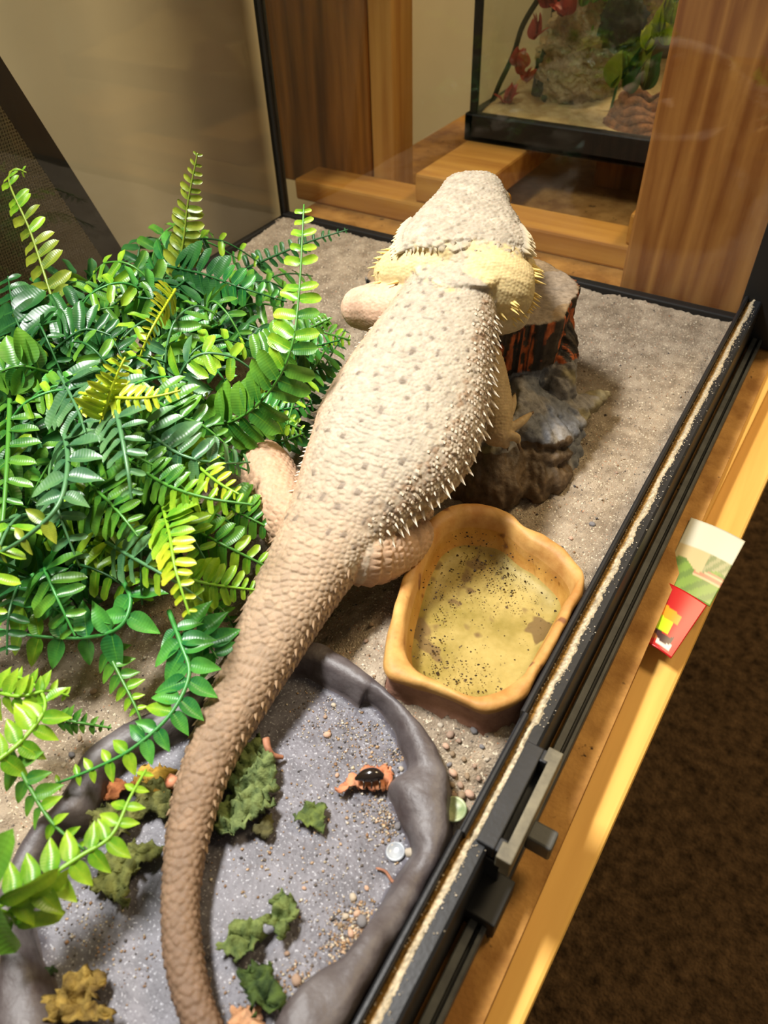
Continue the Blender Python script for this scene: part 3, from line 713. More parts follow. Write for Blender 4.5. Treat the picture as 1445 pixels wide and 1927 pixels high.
# ------------------------------------------------------------------ resin tree stump
TOPZ = .088
TP = [(690, 515), (722, 548), (800, 590), (905, 622), (985, 612), (1055, 600), (1076, 566), (1092, 540), (1066, 512), (1000, 482), (900, 462), (800, 470), (725, 492)]
top = catmull([P(*q, TOPZ) for q in TP], 120, True); tc0 = top.mean(0)
lay = []
for z, s, sh in ((-.006, 1.04, .0), (.012, 1.0, .0), (.03, .97, 0), (.055, .96, 0), (.075, .985, 0), (TOPZ-.002, 1.0, 0), (TOPZ, .985, 0)):
    q = top.copy(); q[:, :2] = tc0[:2]+(top[:, :2]-tc0[:2])*s; q[:, 2] = z; q[:, 1] -= sh
    lay.append(q)
lay = np.array(lay)
shell = [rings(lay)]
def pz(px, py, z): return P(px, py, z)
shell.append(tube([pz(965, 745, .040), pz(1035, 768, .030), pz(1095, 760, .024), pz(1146, 738, .021)], [.018, .015, .010, .0035], 16, 24, flat=.55))
shell.append(tube([pz(1090, 770, .021), pz(1115, 765, .019), pz(1135, 755, .018)], [.006, .005, .002], 12, 12, flat=.6))
shell.append(tube([pz(965, 785, .034), pz(1030, 812, .028), pz(1072, 800, .024), pz(1106, 778, .023)], [.018, .015, .009, .003], 16, 24, flat=.5))
shell.append(tube([pz(975, 835, .022), pz(1030, 852, .018), pz(1066, 838, .016), pz(1098, 803, .018)], [.015, .012, .008, .0025], 16, 24, flat=.55))
shell.append(tube([pz(985, 860, .008), pz(1040, 870, .004), pz(1085, 850, -.002)], [.014, .012, .007], 16, 20))
shell.append(tube([pz(965, 800, .024), pz(985, 860, .014), pz(1005, 918, .004), pz(1014, 948, -.003)], [.014, .014, .010, .005], 16, 24))
shell.append(tube([pz(930, 840, .012), pz(925, 880, .008), pz(930, 925, .002), pz(930, 955, -.006)], [.026, .026, .022, .012], 20, 24))
shell.append(tube([pz(880, 850, .008), pz(875, 900, .004), pz(878, 930, -.006)], [.02, .018, .010], 16, 16))
shell.append(tube([pz(975, 715, .044), pz(990, 755, .034), pz(1005, 800, .024)], [.010, .012, .010], 16, 16))
shell.append(tube([pz(1060, 600, .07), pz(1064, 660, .055), pz(1058, 730, .038), pz(1060, 770, .02)], [.007, .008, .009, .010], 12, 16))
shell.append(tube([pz(1000, 900, .008), pz(1040, 905, .002), pz(1070, 880, -.002)], [.012, .010, .006], 14, 12))
SV, SF, SN = fuse(shell, .0013, 3)
def stump_disp():
    C = np.zeros((len(SV), 3)); D = np.zeros(len(SV))
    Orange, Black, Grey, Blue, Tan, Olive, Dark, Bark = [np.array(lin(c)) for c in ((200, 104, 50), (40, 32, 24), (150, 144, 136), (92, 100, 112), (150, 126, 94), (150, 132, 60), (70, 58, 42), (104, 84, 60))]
    for i, (v, n) in enumerate(zip(SV, SN)):
        z = v[2]; ang = math.atan2(v[1]-tc0[1], v[0]-tc0[0])
        fine = vn(v*260, 1, 3)
        if z > TOPZ-.004 and n[2] > .6:
            D[i] = .0012*vn(v*70, 1, 1)+.0005*fine
            C[i] = Tan*(1+.35*vn(v*60, 1, 5)+.25*fine)
            e = vn(v*35, 1, 9); 
            if e > .25: C[i] = C[i]*.6+Grey*.5*.8
            continue
        zz_ = z+.007*vn(v*45, 1, 12)
        if zz_ > .052:                      # carved bark on the trunk
            g = vn((ang*16, z*10, 0), 1, 2)+.6*vn((ang*42, z*26, 1), 1, 4)+.35*vn((ang*90, z*60, 1), 1, 5)
            D[i] = .0020*g+.0006*fine
            w = vn((ang*9, z*34, 2), 1, 7)+.5*vn(v*150, 1, 8)
            side = Orange if w > -.02 else Dark*1.15
            gp = vn((ang*16, z*10, 0), 1, 22)+.6*vn((ang*42, z*26, 1), 1, 24)+.35*vn((ang*90, z*60, 1), 1, 25)
            k = max(0, min(1, (gp+.22)/.2))
            C[i] = (Black*(1-k)+side*k)*(1+.5*fine)
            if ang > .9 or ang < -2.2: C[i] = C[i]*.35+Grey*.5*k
        else:
            rad_ = math.hypot(v[0]-tc0[0], v[1]-tc0[1]); g = vn((ang*17, rad_*22, z*110), 1, 2)+.5*vn((ang*40, rad_*40, z*200), 1, 6)+.25*vn(v*320, 1, 6)
            D[i] = .0026*g+.0005*fine
            t = vn(v*42, 1, 8)+.3*vn(v*140, 1, 9)
            c = Grey*1.0
            kb = max(0, min(1, (t-.08)/.2)); c = c*(1-.65*kb)+Blue*.65*kb
            ko = max(0, min(1, (-t-.12)/.2)); c = c*(1-.6*ko)+Olive*.6*ko
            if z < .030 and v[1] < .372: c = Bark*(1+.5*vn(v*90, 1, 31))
            C[i] = c*.9*(1+.3*vn(v*260, 1, 33))
    return C, D
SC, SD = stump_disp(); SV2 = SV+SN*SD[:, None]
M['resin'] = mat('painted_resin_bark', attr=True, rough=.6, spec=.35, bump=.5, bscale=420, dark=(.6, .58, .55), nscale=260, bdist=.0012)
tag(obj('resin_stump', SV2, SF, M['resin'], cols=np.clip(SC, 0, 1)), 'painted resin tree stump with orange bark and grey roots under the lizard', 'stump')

# ------------------------------------------------------------------ bearded dragon
# centre line: pixel in the photograph, height, half width in pixels, height ratio
TR = [(560, 2180, .010, 10, .9), (480, 2075, .011, 20, .9), (415, 1985, .012, 28, .92), (372, 1905, .0135, 32, .92), (346, 1800, .0145, 35, .9), (340, 1700, .0155, 34, .9), (350, 1600, .0165, 38, .88),
 (371, 1500, .0185, 43, .88), (408, 1400, .021, 48, .86), (457, 1305, .024, 57, .82), (505, 1212, .029, 68, .78), (548, 1130, .036, 78, .72), (592, 1055, .044, 88, .68), (640, 978, .0525, 106, .62),
 (686, 908, .061, 134, .58), (728, 845, .069, 156, .56), (765, 772, .079, 154, .57), (796, 696, .091, 134, .60), (822, 630, .102, 112, .64), (842, 575, .111, 94, .68), (856, 528, .119, 80, .70), (862, 508, .123, 82, .66),
 (868, 492, .1285, 112, .50), (869, 478, .131, 124, .44), (873, 448, .1355, 117, .43), (877, 426, .139, 103, .45), (881, 404, .142, 87, .48), (885, 385, .145, 73, .52), (888, 367, .1475, 63, .53), (889, 351, .150, 55, .50), (889, 339, .1515, 43, .46), (888, 332, .1525, 22, .42)]
st = []
for (x, y, z, hw, rt) in TR:
    c = P(x, y, z); a = hw*mpp(c); st.append((*c, a, a*rt))
st = catmull(st, 420); CC = st[:, :3]; AA = np.maximum(st[:, 3], .002); BB = np.maximum(st[:, 4], .0018)
TT = np.gradient(CC, axis=0); TT /= np.linalg.norm(TT, axis=1)[:, None]
LL = np.cross(TT, (0, 0, 1)); LL /= np.linalg.norm(LL, axis=1)[:, None]
UU = np.cross(LL, TT)
SS = np.r_[0, np.cumsum(np.linalg.norm(np.diff(CC, axis=0), axis=1))]; STOT = SS[-1]
idx_of = lambda k: k/(len(TR)-1)*419            # station number -> ring index
HEAD0 = idx_of(21.9); NECK0 = idx_of(19.5); BODY0 = idx_of(11.5)
def section(i, th):
    a, b = AA[i], BB[i]; c, s = math.cos(th), math.sin(th); e = 2/2.5
    x = math.copysign(abs(c)**e, c)*a; y = math.copysign(abs(s)**e, s)*b
    if y < 0: y *= .85
    if i > HEAD0: y = y*.9 if y > 0 else y*.9
    return CC[i]+LL[i]*x+UU[i]*y
NR = 72
trunk = np.array([[section(i, j/NR*2*math.pi) for j in range(NR)] for i in range(420)])
LZ = [rings(trunk)]
limbs = []                                        # (path, radii) kept for the scale seeds
def limb(pts, rad, n=18, m_=40):
    p = np.array([P(*q) for q in pts]); pr = catmull(np.column_stack([p, rad]), m_)
    limbs.append((pr[:, :3], pr[:, 3])); return tube(pr[:, :3], pr[:, 3], n)
# hind legs
LZ.append(limb([(600, 1010, .040), (545, 975, .040), (516, 925, .041), (503, 878, .043), (504, 845, .043)], [.017, .0185, .0180, .0150, .007]))
LZ.append(limb([(500, 890, .030), (488, 930, .022), (486, 965, .012), (480, 978, .008)], [.009, .009, .006, .004]))
for dx, dy in ((-10, -6), (-12, 2), (-8, 8)): LZ.append(limb([(484, 970, .010), (476+dx*.4, 976+dy, .008), (474+dx, 978+dy, .005)], [.0032, .0026, .0012], 10, 12))
LZ.append(limb([(640, 1020, .046), (690, 1040, .042), (745, 1025, .038), (782, 1002, .034), (796, 990, .032)], [.016, .0175, .0150, .011, .005]))
LZ.append(limb([(780, 1000, .028), (770, 985, .020), (800, 960, .010)], [.010, .008, .006]))
# front legs
LZ.append(limb([(800, 590, .106), (740, 582, .104), (695, 580, .100), (665, 580, .098), (650, 580, .097)], [.016, .0150, .0140, .0115, .006]))
LZ.append(limb([(672, 578, .092), (690, 560, .092), (715, 545, .093)], [.009, .008, .006]))
LZ.append(limb([(865, 605, .104), (905, 592, .103), (945, 590, .101), (972, 588, .099), (982, 587, .098)], [.017, .0145, .0125, .0105, .006]))
LZ.append(limb([(865, 640, .090), (905, 672, .082), (921, 720, .070), (931, 775, .058), (934, 812, .050)], [.016, .012, .0115, .0110, .0085]))
LZ.append(limb([(926, 805, .050), (938, 815, .049), (952, 811, .049)], [.009, .0085, .0055]))
FING = [[(945, 806, .0485), (956, 782, .050), (964, 762, .051), (968, 744, .0515)], [(948, 811, .049), (968, 802, .050), (984, 791, .050), (999, 778, .0495)],
        [(948, 820, .048), (962, 821, .0485), (972, 824, .047), (976, 835, .044)], [(940, 826, .047), (948, 833, .045), (952, 838, .042)], [(932, 800, .050), (940, 784, .052), (943, 772, .053)]]
for f in FING: LZ.append(limb(f, [.0042, .0031, .0027, .0012][:len(f)], 10, 16))
# beard: inflated pouch folds on both sides of the neck
LZ.append(limb([(850, 512, .122), (808, 512, .121), (770, 515, .1185), (738, 514, .1165), (718, 508, .1155)], [.018, .0185, .0180, .0140, .006]))
LZ.append(limb([(880, 520, .122), (918, 530, .120), (955, 543, .116), (985, 550, .113), (1000, 552, .112)], [.019, .0205, .0195, .0150, .006]))
LZ.append(limb([(800, 486, .124), (768, 490, .121), (738, 490, .119)], [.012, .012, .006]))
LZ.append(limb([(940, 500, .124), (972, 515, .119), (996, 530, .116)], [.014, .014, .008]))
# brow ridges and jaw corners
LZ.append(limb([(852, 386, .1435), (838, 376, .1435), (842, 362, .1445)], [.007, .0062, .004]))
LZ.append(limb([(926, 386, .1435), (941, 378, .1435), (938, 362, .1445)], [.007, .0062, .004]))
BV, BF, BN = fuse(LZ, .00072, 4)

# scale seeds: position, size, backward direction, colour, height
Wt, Gy, Tn, Br, Yl, Pk, Cr, Og, Dk = [np.array(lin(c)) for c in ((218, 208, 188), (180, 168, 148), (172, 144, 114), (106, 82, 66), (232, 204, 126), (222, 180, 150), (226, 206, 164), (218, 164, 118), (112, 98, 84))]
sp, ss, sd, sc, sh = [], [], [], [], []
def body_colour(i, th):
    k = i/419*(len(TR)-1); s = math.sin(th); c = math.cos(th)
    if k < 7: col = Br*(1-k/14)+Tn*(k/14)*.9
    elif k < 12: 
        t = (k-7)/5; col = (Br*.5+Tn*.45)*(1-t)+(Tn*.75+Gy*.25)*t
    elif k < 14.5:
        t = (k-12)/2.5; col = (Tn*.75+Gy*.25)*(1-t)+Gy*t
    elif k < 19.5: col = Gy
    elif k < 21.5:
        t = (k-19.5)/2; col = Gy*(1-t)+Cr*t if s > .3 else Yl
    elif k < 22: col = Cr if s > .05 else Yl
    else: col = Gy*1.04 if s > .05 else Yl
    if 12 < k < 19.5 and s < .85:
        t = min(1, (.85-s)/.5); side = Wt*.5+Tn*.45 if c > 0 else Og*.5+Gy*.45
        col = col*(1-t)+side*t
    return col, k
row = 0; s_pos = .0
while s_pos < STOT-.001:
    i = int(np.searchsorted(SS, s_pos)); i = min(i, 419)
    k = i/419*(len(TR)-1)
    d0 = np.interp(k, [0, 3, 8, 11, 12.5, 15, 19, 21, 22, 24, 30], [.0024, .0030, .0034, .0036, .0030, .0025, .0021, .0019, .0026, .0024, .0020])
    per = 2*math.pi*math.sqrt((AA[i]**2+BB[i]**2)/2); n = max(8, int(per/d0))
    for j in range(n):
        th = (j+.5*(row % 2))/n*2*math.pi
        if math.sin(th) < -.75: continue
        jit = .12 if k < 12 else .22
        if k > 21.9: jit = .9
        ii = int(min(419, max(0, i+rng.normal(0, jit)*1.2))); th += rng.normal(0, jit)*d0/AA[i]*.5
        p = section(ii, th); col, _ = body_colour(ii, th)
        flank = 13 < k < 19 and math.sin(th) < .75 and math.cos(th) > 0
        h = .00048 if k > 12 else .00062
        if flank: h = .0009*rng.uniform(.2, 1.3)
        if k > 21.9: h = .00062; col = col*(1+.10*rng.normal())
        col = col*(1+.09*rng.normal())
        if flank and rng.random() < .4: col = (Br*.35+Tn*.65)
        # rows of darker dots on the back
        if 12.2 < k < 20.5 and math.sin(th) > .5:
            lat = math.cos(th)*4.0; off_ = (.5 if (row//5) % 2 else 0.0)+.1*math.sin(row*1.7)
            if row % 5 == 0 and abs((lat+off_)-round(lat+off_)) < 1.9*d0/AA[i] and rng.random() < .85: col = Dk*.95; h *= 1.3
        sp.append(p); ss.append(d0); sd.append(-TT[ii]); sc.append(col); sh.append(h)
    s_pos += d0*.86; row += 1
def limb_cols(li):
    if li in (0, 1, 2, 3, 4, 5, 6): return Tn*.72+Pk*.30
    return {7: Pk*.85+Wt*.12, 8: Pk, 9: Cr*.96, 10: Tn*.7+Yl*.25, 11: Tn*.75+Yl*.15}.get(li, None)
nleg = 12
for li, (pp, rr) in enumerate(limbs):
    tl_ = np.r_[0, np.cumsum(np.linalg.norm(np.diff(pp, axis=0), axis=1))]; s_ = 0; row = 0
    col0 = limb_cols(li)
    if col0 is None: col0 = Tn*.72+Yl*.22 if li < nleg+5 else (Yl*.40+Cr*.55)
    if li >= nleg+9: col0 = Gy*1.02
    small = nleg <= li < nleg+5 or li in (2, 3, 4)
    d0 = .0018 if small else (.0035 if li < 7 else .0021)
    T_ = np.gradient(pp, axis=0)
    while s_ < tl_[-1]:
        i = min(int(np.searchsorted(tl_, s_)), len(pp)-1); t = nrm(T_[i]); a = nrm(np.cross(t, (0, 0, 1))); b = np.cross(a, t)
        n = max(5, int(2*math.pi*rr[i]/d0))
        for j in range(n):
            th = (j+.5*(row % 2))/n*2*math.pi+rng.normal(0, .15)/max(n, 1)*3
            sp.append(pp[i]+rr[i]*(math.cos(th)*a+math.sin(th)*b)+rng.normal(0, .12, 3)*d0); ss.append(d0); sd.append(t if li < nleg else -TT[390]); sc.append(col0*(1+.07*rng.normal()))
            sh.append((.0006 if li < 7 else .00028) if not small else .0001)
        s_ += d0*.87; row += 1
kd = kdtree.KDTree(len(sp))
for i, p in enumerate(sp): kd.insert(p, i)
kd.balance()
sp = np.array(sp); sc = np.array(sc); sd = np.array(sd)
BC = np.zeros((len(BV), 3)); BD = np.zeros(len(BV))
for i, v in enumerate(BV):
    r = kd.find_n(v, 3)
    k1 = r[0][1]; d1, d2 = r[0][2], r[1][2]; s = ss[k1]
    e = min(1.0, (d2-d1)/(s*.42)); e = e*e*(3-2*e)
    tilt = float(np.dot(v-sp[k1], sd[k1]))/s
    BD[i] = sh[k1]*(e*(.8+1.3*tilt)-.15)
    w = [1/(q[2]+s*.10) for q in r]; w[0] *= 2.6; W_ = sum(w)
    c = sum(sc[q[1]]*wi_ for q, wi_ in zip(r, w))/W_
    BC[i] = c*.86
BV2 = BV+BN*BD[:, None]
M['spike'] = mat('spiny_scale', attr=True, rough=.75, spec=.15)
M['skin'] = mat('scaly_skin', attr=True, rough=.62, spec=.3, bump=.25, bscale=1500, dark=(.86, .84, .80), nscale=420, sss=.08, bdist=.0004)
liz = thing('bearded_dragon', P(640, 978, 0), 'pale tan bearded dragon lizard climbing onto the resin stump', 'lizard')
obj('body', BV2, BF, M['skin'], liz, cols=np.clip(BC, 0, 1))
# spikes
SPK = {}
def spike_mesh(key, c_root, c_tip):
    V = []; F = []; C = []; n = 6
    for (t, rr_) in ((-.25, 1.0), (.35, .62), (1.0, .04)):
        for j in range(n):
            th = j/n*2*math.pi; V.append((rr_*math.cos(th), rr_*math.sin(th), t)); C.append(np.array(c_root)*(1-max(t, 0))+np.array(c_tip)*max(t, 0))
    for q in range(2):
        for j in range(n): F.append((q*n+j, q*n+(j+1) % n, (q+1)*n+(j+1) % n, (q+1)*n+j))
    F.append(tuple(2*n+j for j in range(n)))
    return np.array(V), F, np.clip(np.array(C), 0, 1)
def spikes(name, items, label, c_root, c_tip, single=False):
    V0, F0, C0 = spike_mesh(name, c_root, c_tip); Vs = []; Fs = []; Cs = []
    me = None if single else mesh_of(name, V0, F0, M['spike'], True, C0)
    for q, (p, d_, ln, r) in enumerate(items):
        d_ = nrm(d_); a = nrm(np.cross(d_, (0.1, .3, 1))); b = np.cross(d_, a)
        B_ = np.column_stack([a*r, b*r, d_*ln])
        if single:
            Vs.append(V0@B_.T+np.asarray(p)); Fs += [tuple(k+q*len(V0) for k in f) for f in F0]; Cs.append(C0)
        else:
            o = bpy.data.objects.new(name, me); COL.objects.link(o); o.parent = liz; mm = Matrix.Identity(4); w = np.asarray(p)-ORG[liz.name]
            for r_ in range(3):
                for c_ in range(3): mm[r_][c_] = B_[r_, c_]
                mm[r_][3] = w[r_]
            o.matrix_basis = mm
    if single: return tag(obj(name, np.concatenate(Vs), Fs, M['spike'], liz, cols=np.concatenate(Cs)), label, kind='stuff')
its = []
for sgn, th0 in ((1, 0.0), (-1, math.pi)):
    k = 12.9
    while k < 18.9:
        i = int(idx_of(k)); 
        for lev, (dth, sc_) in enumerate(((.02, 1.0), (.22, .62))):
            th = th0+sgn*(dth+rng.normal(0, .03)); p = section(i, th)
            dd = sgn*LL[i]*1.0-TT[i]*.75+UU[i]*(.12+.25*lev)+rng.normal(0, .1, 3)
            its.append((p, dd, rng.uniform(.0048, .0078)*sc_*(1 if sgn > 0 else .7), .0017*sc_))
        k += .21
spikes('flank_spike', its, 'fringe of pale pointed flank spikes', Tn*.6+Wt*.3, Wt)
its = []
for i in range(int(idx_of(13)), int(idx_of(18.6)), 2):
    for _ in range(8):
        th = rng.uniform(.10, 1.0)*rng.uniform(.5, 1); p = section(i, th); n_ = LL[i]*math.cos(th)+UU[i]*math.sin(th)
        its.append((p, n_*.8-TT[i]*.7, rng.uniform(.0006, .0012), .0013))
spikes('side_scales', its, 'raised white prickly side scales', Tn*.6+Wt*.35, Wt, True)
its = []
for i in range(int(idx_of(6)), int(idx_of(12.2)), 3):
    for sgn, th in ((1, .05), (-1, math.pi-.05), (1, .35), (-1, math.pi-.35)):
        p = section(i, th); its.append((p, sgn*LL[i]*.6-TT[i], np.interp(i, [idx_of(4), idx_of(9), idx_of(12)], [.0010, .0034, .0036])*rng.uniform(.5, 1.1), .0012))
spikes('tail_spikes', its, 'small pointed scales along the tail edges', Tn*.7, Tn*1.0, True)
its = []
for li, tip, n_ in ((nleg+5, .45, 70), (nleg+6, .45, 80), (nleg+7, .4, 26), (nleg+8, .4, 34)):
    pp, rr = limbs[li]
    for _ in range(n_):
        t = rng.uniform(tip, 1.0); i = int(t*(len(pp)-1)); dr = nrm(pp[-1]-pp[0]); th = rng.uniform(0, 6.28)
        a = nrm(np.cross(dr, (0, 0, 1))); b = np.cross(a, dr); rd = math.cos(th)*a+math.sin(th)*b
        if np.dot(rd, -TT[390]) < -.3 and rd[2] < .2: continue
        if t < .75 and rd[2] > .2: continue
        its.append((pp[i]+rd*rr[i]*.95, rd*(1.1-t)+dr*1.1-TT[380]*.5+np.array((0, 0, .15)), rng.uniform(.0045, .0080), .0013))
spikes('beard_spike', its, 'yellow spikes on the flared beard', Yl*.9, Yl*1.05)
its = []
for k in np.arange(22.45, 24.6, .12):
    i = int(idx_of(k))
    for sgn, th0 in ((1, .12), (-1, math.pi-.12), (1, .4), (-1, math.pi-.4)):
        p = section(i, th0); its.append((p, sgn*LL[i]*1.0-TT[i]*.7+UU[i]*.15, rng.uniform(.0036, .0060), .0022))
i = int(idx_of(22.3))
for th in np.linspace(.15, math.pi-.15, 26):
    th += rng.normal(0, .02); i = int(idx_of(22.35+rng.normal(0, .08))); its.append((section(i, th)-UU[i]*.0008, -TT[i]+UU[i]*.1+rng.normal(0, .12, 3), rng.uniform(.0016, .0036), rng.uniform(.0013, .0021)))
spikes('head_spike', its, 'row of blunt spikes along the back of the head', Gy*.85, Cr)
M['eye'] = mat('lizard_eye', (180, 120, 40), .15, coat=.6)
for (x, y, z) in ((950, 374, .1425), (830, 372, .1425)):
    bm = bmesh.new(); bmesh.ops.create_uvsphere(bm, u_segments=16, v_segments=10, radius=.0042)
    V = np.array([v.co[:] for v in bm.verts])+P(x, y, z); F = [tuple(v.index for v in f.verts) for f in bm.faces]; bm.free()
    obj('eye', V, F, M['eye'], liz)
M['claw'] = mat('claw', (96, 72, 44), .4)
for f in FING:
    a, b = P(*f[-2]), P(*f[-1]); d_ = nrm(b-a); obj('claw', *tube([b-d_*.001, b+d_*.0022+np.array((0, 0, -.0006)), b+d_*.004+np.array((0, 0, -.0022))], [.0012, .0009, .0001], 8), M['claw'], liz)
for i in range(0, 420, 6): LIZ_KEEP.append((CC[i], AA[i]*1.05+.003))
for pp, rr in limbs[:12]:
    for p, r in zip(pp[::8], rr[::8]): LIZ_KEEP.append((p, r+.004))

# ------------------------------------------------------------------ artificial ferns
def Q(*pp): return [P(*q) for q in pp]
FG = 'artificial ferns heaped on the sand'
fa = thing('artificial_fern', P(420, 760, 0), 'plastic fern with a tall bright upright frond beside the lizard flank', 'fern', FG)
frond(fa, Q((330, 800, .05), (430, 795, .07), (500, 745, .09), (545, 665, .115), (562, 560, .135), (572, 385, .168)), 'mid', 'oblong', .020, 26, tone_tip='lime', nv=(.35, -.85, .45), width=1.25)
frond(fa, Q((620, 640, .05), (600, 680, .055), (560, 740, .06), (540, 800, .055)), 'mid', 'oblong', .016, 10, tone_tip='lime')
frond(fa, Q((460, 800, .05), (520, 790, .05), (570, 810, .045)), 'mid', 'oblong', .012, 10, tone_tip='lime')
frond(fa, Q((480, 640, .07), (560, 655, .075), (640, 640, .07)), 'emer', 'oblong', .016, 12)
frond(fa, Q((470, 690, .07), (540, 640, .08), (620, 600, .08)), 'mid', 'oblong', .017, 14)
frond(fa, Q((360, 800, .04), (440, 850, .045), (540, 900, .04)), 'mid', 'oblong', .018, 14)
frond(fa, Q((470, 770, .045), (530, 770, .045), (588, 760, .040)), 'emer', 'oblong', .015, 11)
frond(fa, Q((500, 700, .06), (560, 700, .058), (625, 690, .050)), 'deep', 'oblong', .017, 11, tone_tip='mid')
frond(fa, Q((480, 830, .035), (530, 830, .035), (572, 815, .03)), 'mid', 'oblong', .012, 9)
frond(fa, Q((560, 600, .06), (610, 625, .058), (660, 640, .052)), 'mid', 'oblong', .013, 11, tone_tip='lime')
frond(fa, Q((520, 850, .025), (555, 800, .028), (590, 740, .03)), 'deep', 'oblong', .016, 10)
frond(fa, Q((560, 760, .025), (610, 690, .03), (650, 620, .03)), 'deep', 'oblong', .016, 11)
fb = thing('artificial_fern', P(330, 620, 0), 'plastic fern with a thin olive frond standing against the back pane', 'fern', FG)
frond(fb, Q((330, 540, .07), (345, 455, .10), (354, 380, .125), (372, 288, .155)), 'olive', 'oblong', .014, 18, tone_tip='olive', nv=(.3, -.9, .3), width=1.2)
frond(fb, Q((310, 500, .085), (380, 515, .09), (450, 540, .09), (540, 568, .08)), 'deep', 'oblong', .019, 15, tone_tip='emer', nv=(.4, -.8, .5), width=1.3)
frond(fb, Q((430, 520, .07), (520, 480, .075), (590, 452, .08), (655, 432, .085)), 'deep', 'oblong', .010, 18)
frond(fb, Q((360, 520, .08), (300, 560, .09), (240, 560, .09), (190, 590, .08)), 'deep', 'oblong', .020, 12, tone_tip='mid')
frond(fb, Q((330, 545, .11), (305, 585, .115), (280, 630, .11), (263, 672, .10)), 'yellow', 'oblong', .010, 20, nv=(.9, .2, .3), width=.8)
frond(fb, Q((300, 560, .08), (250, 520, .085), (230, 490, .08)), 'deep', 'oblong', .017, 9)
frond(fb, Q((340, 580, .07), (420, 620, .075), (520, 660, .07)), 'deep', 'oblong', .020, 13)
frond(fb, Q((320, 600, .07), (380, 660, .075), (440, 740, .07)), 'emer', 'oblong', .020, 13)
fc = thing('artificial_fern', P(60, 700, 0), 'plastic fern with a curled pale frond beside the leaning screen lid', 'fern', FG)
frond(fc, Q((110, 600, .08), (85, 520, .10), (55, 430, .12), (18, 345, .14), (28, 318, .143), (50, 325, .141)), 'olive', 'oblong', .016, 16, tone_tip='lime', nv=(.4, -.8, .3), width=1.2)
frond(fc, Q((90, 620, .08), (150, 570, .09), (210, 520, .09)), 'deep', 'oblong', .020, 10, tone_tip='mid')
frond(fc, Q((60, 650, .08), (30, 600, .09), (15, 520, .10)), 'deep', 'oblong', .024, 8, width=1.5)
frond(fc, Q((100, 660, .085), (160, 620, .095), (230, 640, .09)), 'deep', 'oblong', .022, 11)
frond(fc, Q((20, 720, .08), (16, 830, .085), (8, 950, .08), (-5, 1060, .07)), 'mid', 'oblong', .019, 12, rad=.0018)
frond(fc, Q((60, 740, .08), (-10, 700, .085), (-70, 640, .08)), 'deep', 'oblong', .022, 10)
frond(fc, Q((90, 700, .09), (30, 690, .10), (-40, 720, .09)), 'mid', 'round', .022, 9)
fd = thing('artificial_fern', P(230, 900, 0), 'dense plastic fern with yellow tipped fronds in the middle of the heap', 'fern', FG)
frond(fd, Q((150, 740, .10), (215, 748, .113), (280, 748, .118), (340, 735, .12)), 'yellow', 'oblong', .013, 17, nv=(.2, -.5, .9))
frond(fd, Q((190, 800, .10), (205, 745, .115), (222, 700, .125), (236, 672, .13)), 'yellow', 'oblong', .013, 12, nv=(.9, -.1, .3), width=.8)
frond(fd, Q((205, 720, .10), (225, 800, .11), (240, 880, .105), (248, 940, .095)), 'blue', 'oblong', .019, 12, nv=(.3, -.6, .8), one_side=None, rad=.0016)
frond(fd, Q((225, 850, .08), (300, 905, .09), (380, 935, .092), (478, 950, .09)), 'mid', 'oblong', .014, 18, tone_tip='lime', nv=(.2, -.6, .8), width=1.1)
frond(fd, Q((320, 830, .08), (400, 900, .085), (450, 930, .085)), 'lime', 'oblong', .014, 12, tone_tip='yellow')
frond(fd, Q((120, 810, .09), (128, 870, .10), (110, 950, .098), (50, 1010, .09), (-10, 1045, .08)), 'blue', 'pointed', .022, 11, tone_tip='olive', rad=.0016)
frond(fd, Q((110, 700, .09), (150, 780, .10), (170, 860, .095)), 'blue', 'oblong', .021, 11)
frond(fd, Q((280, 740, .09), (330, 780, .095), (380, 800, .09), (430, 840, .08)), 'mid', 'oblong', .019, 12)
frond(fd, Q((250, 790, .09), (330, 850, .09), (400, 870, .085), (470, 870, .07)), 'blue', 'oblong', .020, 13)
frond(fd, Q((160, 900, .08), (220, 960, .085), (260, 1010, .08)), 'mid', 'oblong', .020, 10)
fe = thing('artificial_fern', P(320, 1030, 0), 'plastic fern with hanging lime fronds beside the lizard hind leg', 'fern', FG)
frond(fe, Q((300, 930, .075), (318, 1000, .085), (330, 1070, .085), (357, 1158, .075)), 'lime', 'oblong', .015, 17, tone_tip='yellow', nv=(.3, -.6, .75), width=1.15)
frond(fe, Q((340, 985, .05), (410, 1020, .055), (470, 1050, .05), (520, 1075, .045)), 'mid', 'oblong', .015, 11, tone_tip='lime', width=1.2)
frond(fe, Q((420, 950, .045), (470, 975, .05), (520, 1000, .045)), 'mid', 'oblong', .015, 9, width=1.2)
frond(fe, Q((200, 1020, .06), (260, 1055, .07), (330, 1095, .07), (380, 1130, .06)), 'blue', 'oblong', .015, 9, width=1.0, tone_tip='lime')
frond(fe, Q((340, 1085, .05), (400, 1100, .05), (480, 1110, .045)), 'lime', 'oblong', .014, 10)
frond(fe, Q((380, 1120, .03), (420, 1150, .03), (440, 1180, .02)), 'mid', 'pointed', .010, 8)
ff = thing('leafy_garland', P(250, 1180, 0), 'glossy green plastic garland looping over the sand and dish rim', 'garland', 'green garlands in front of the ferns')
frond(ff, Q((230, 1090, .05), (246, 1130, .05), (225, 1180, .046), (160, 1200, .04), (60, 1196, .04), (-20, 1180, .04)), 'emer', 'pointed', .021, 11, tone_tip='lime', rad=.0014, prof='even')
frond(ff, Q((318, 1150, .045), (340, 1210, .045), (356, 1270, .042), (320, 1345, .038), (250, 1408, .034), (180, 1445, .03), (105, 1475, .026)), 'emer', 'pointed', .017, 18, tone_tip='lime', rad=.0013, nv=(.2, -.4, .9))
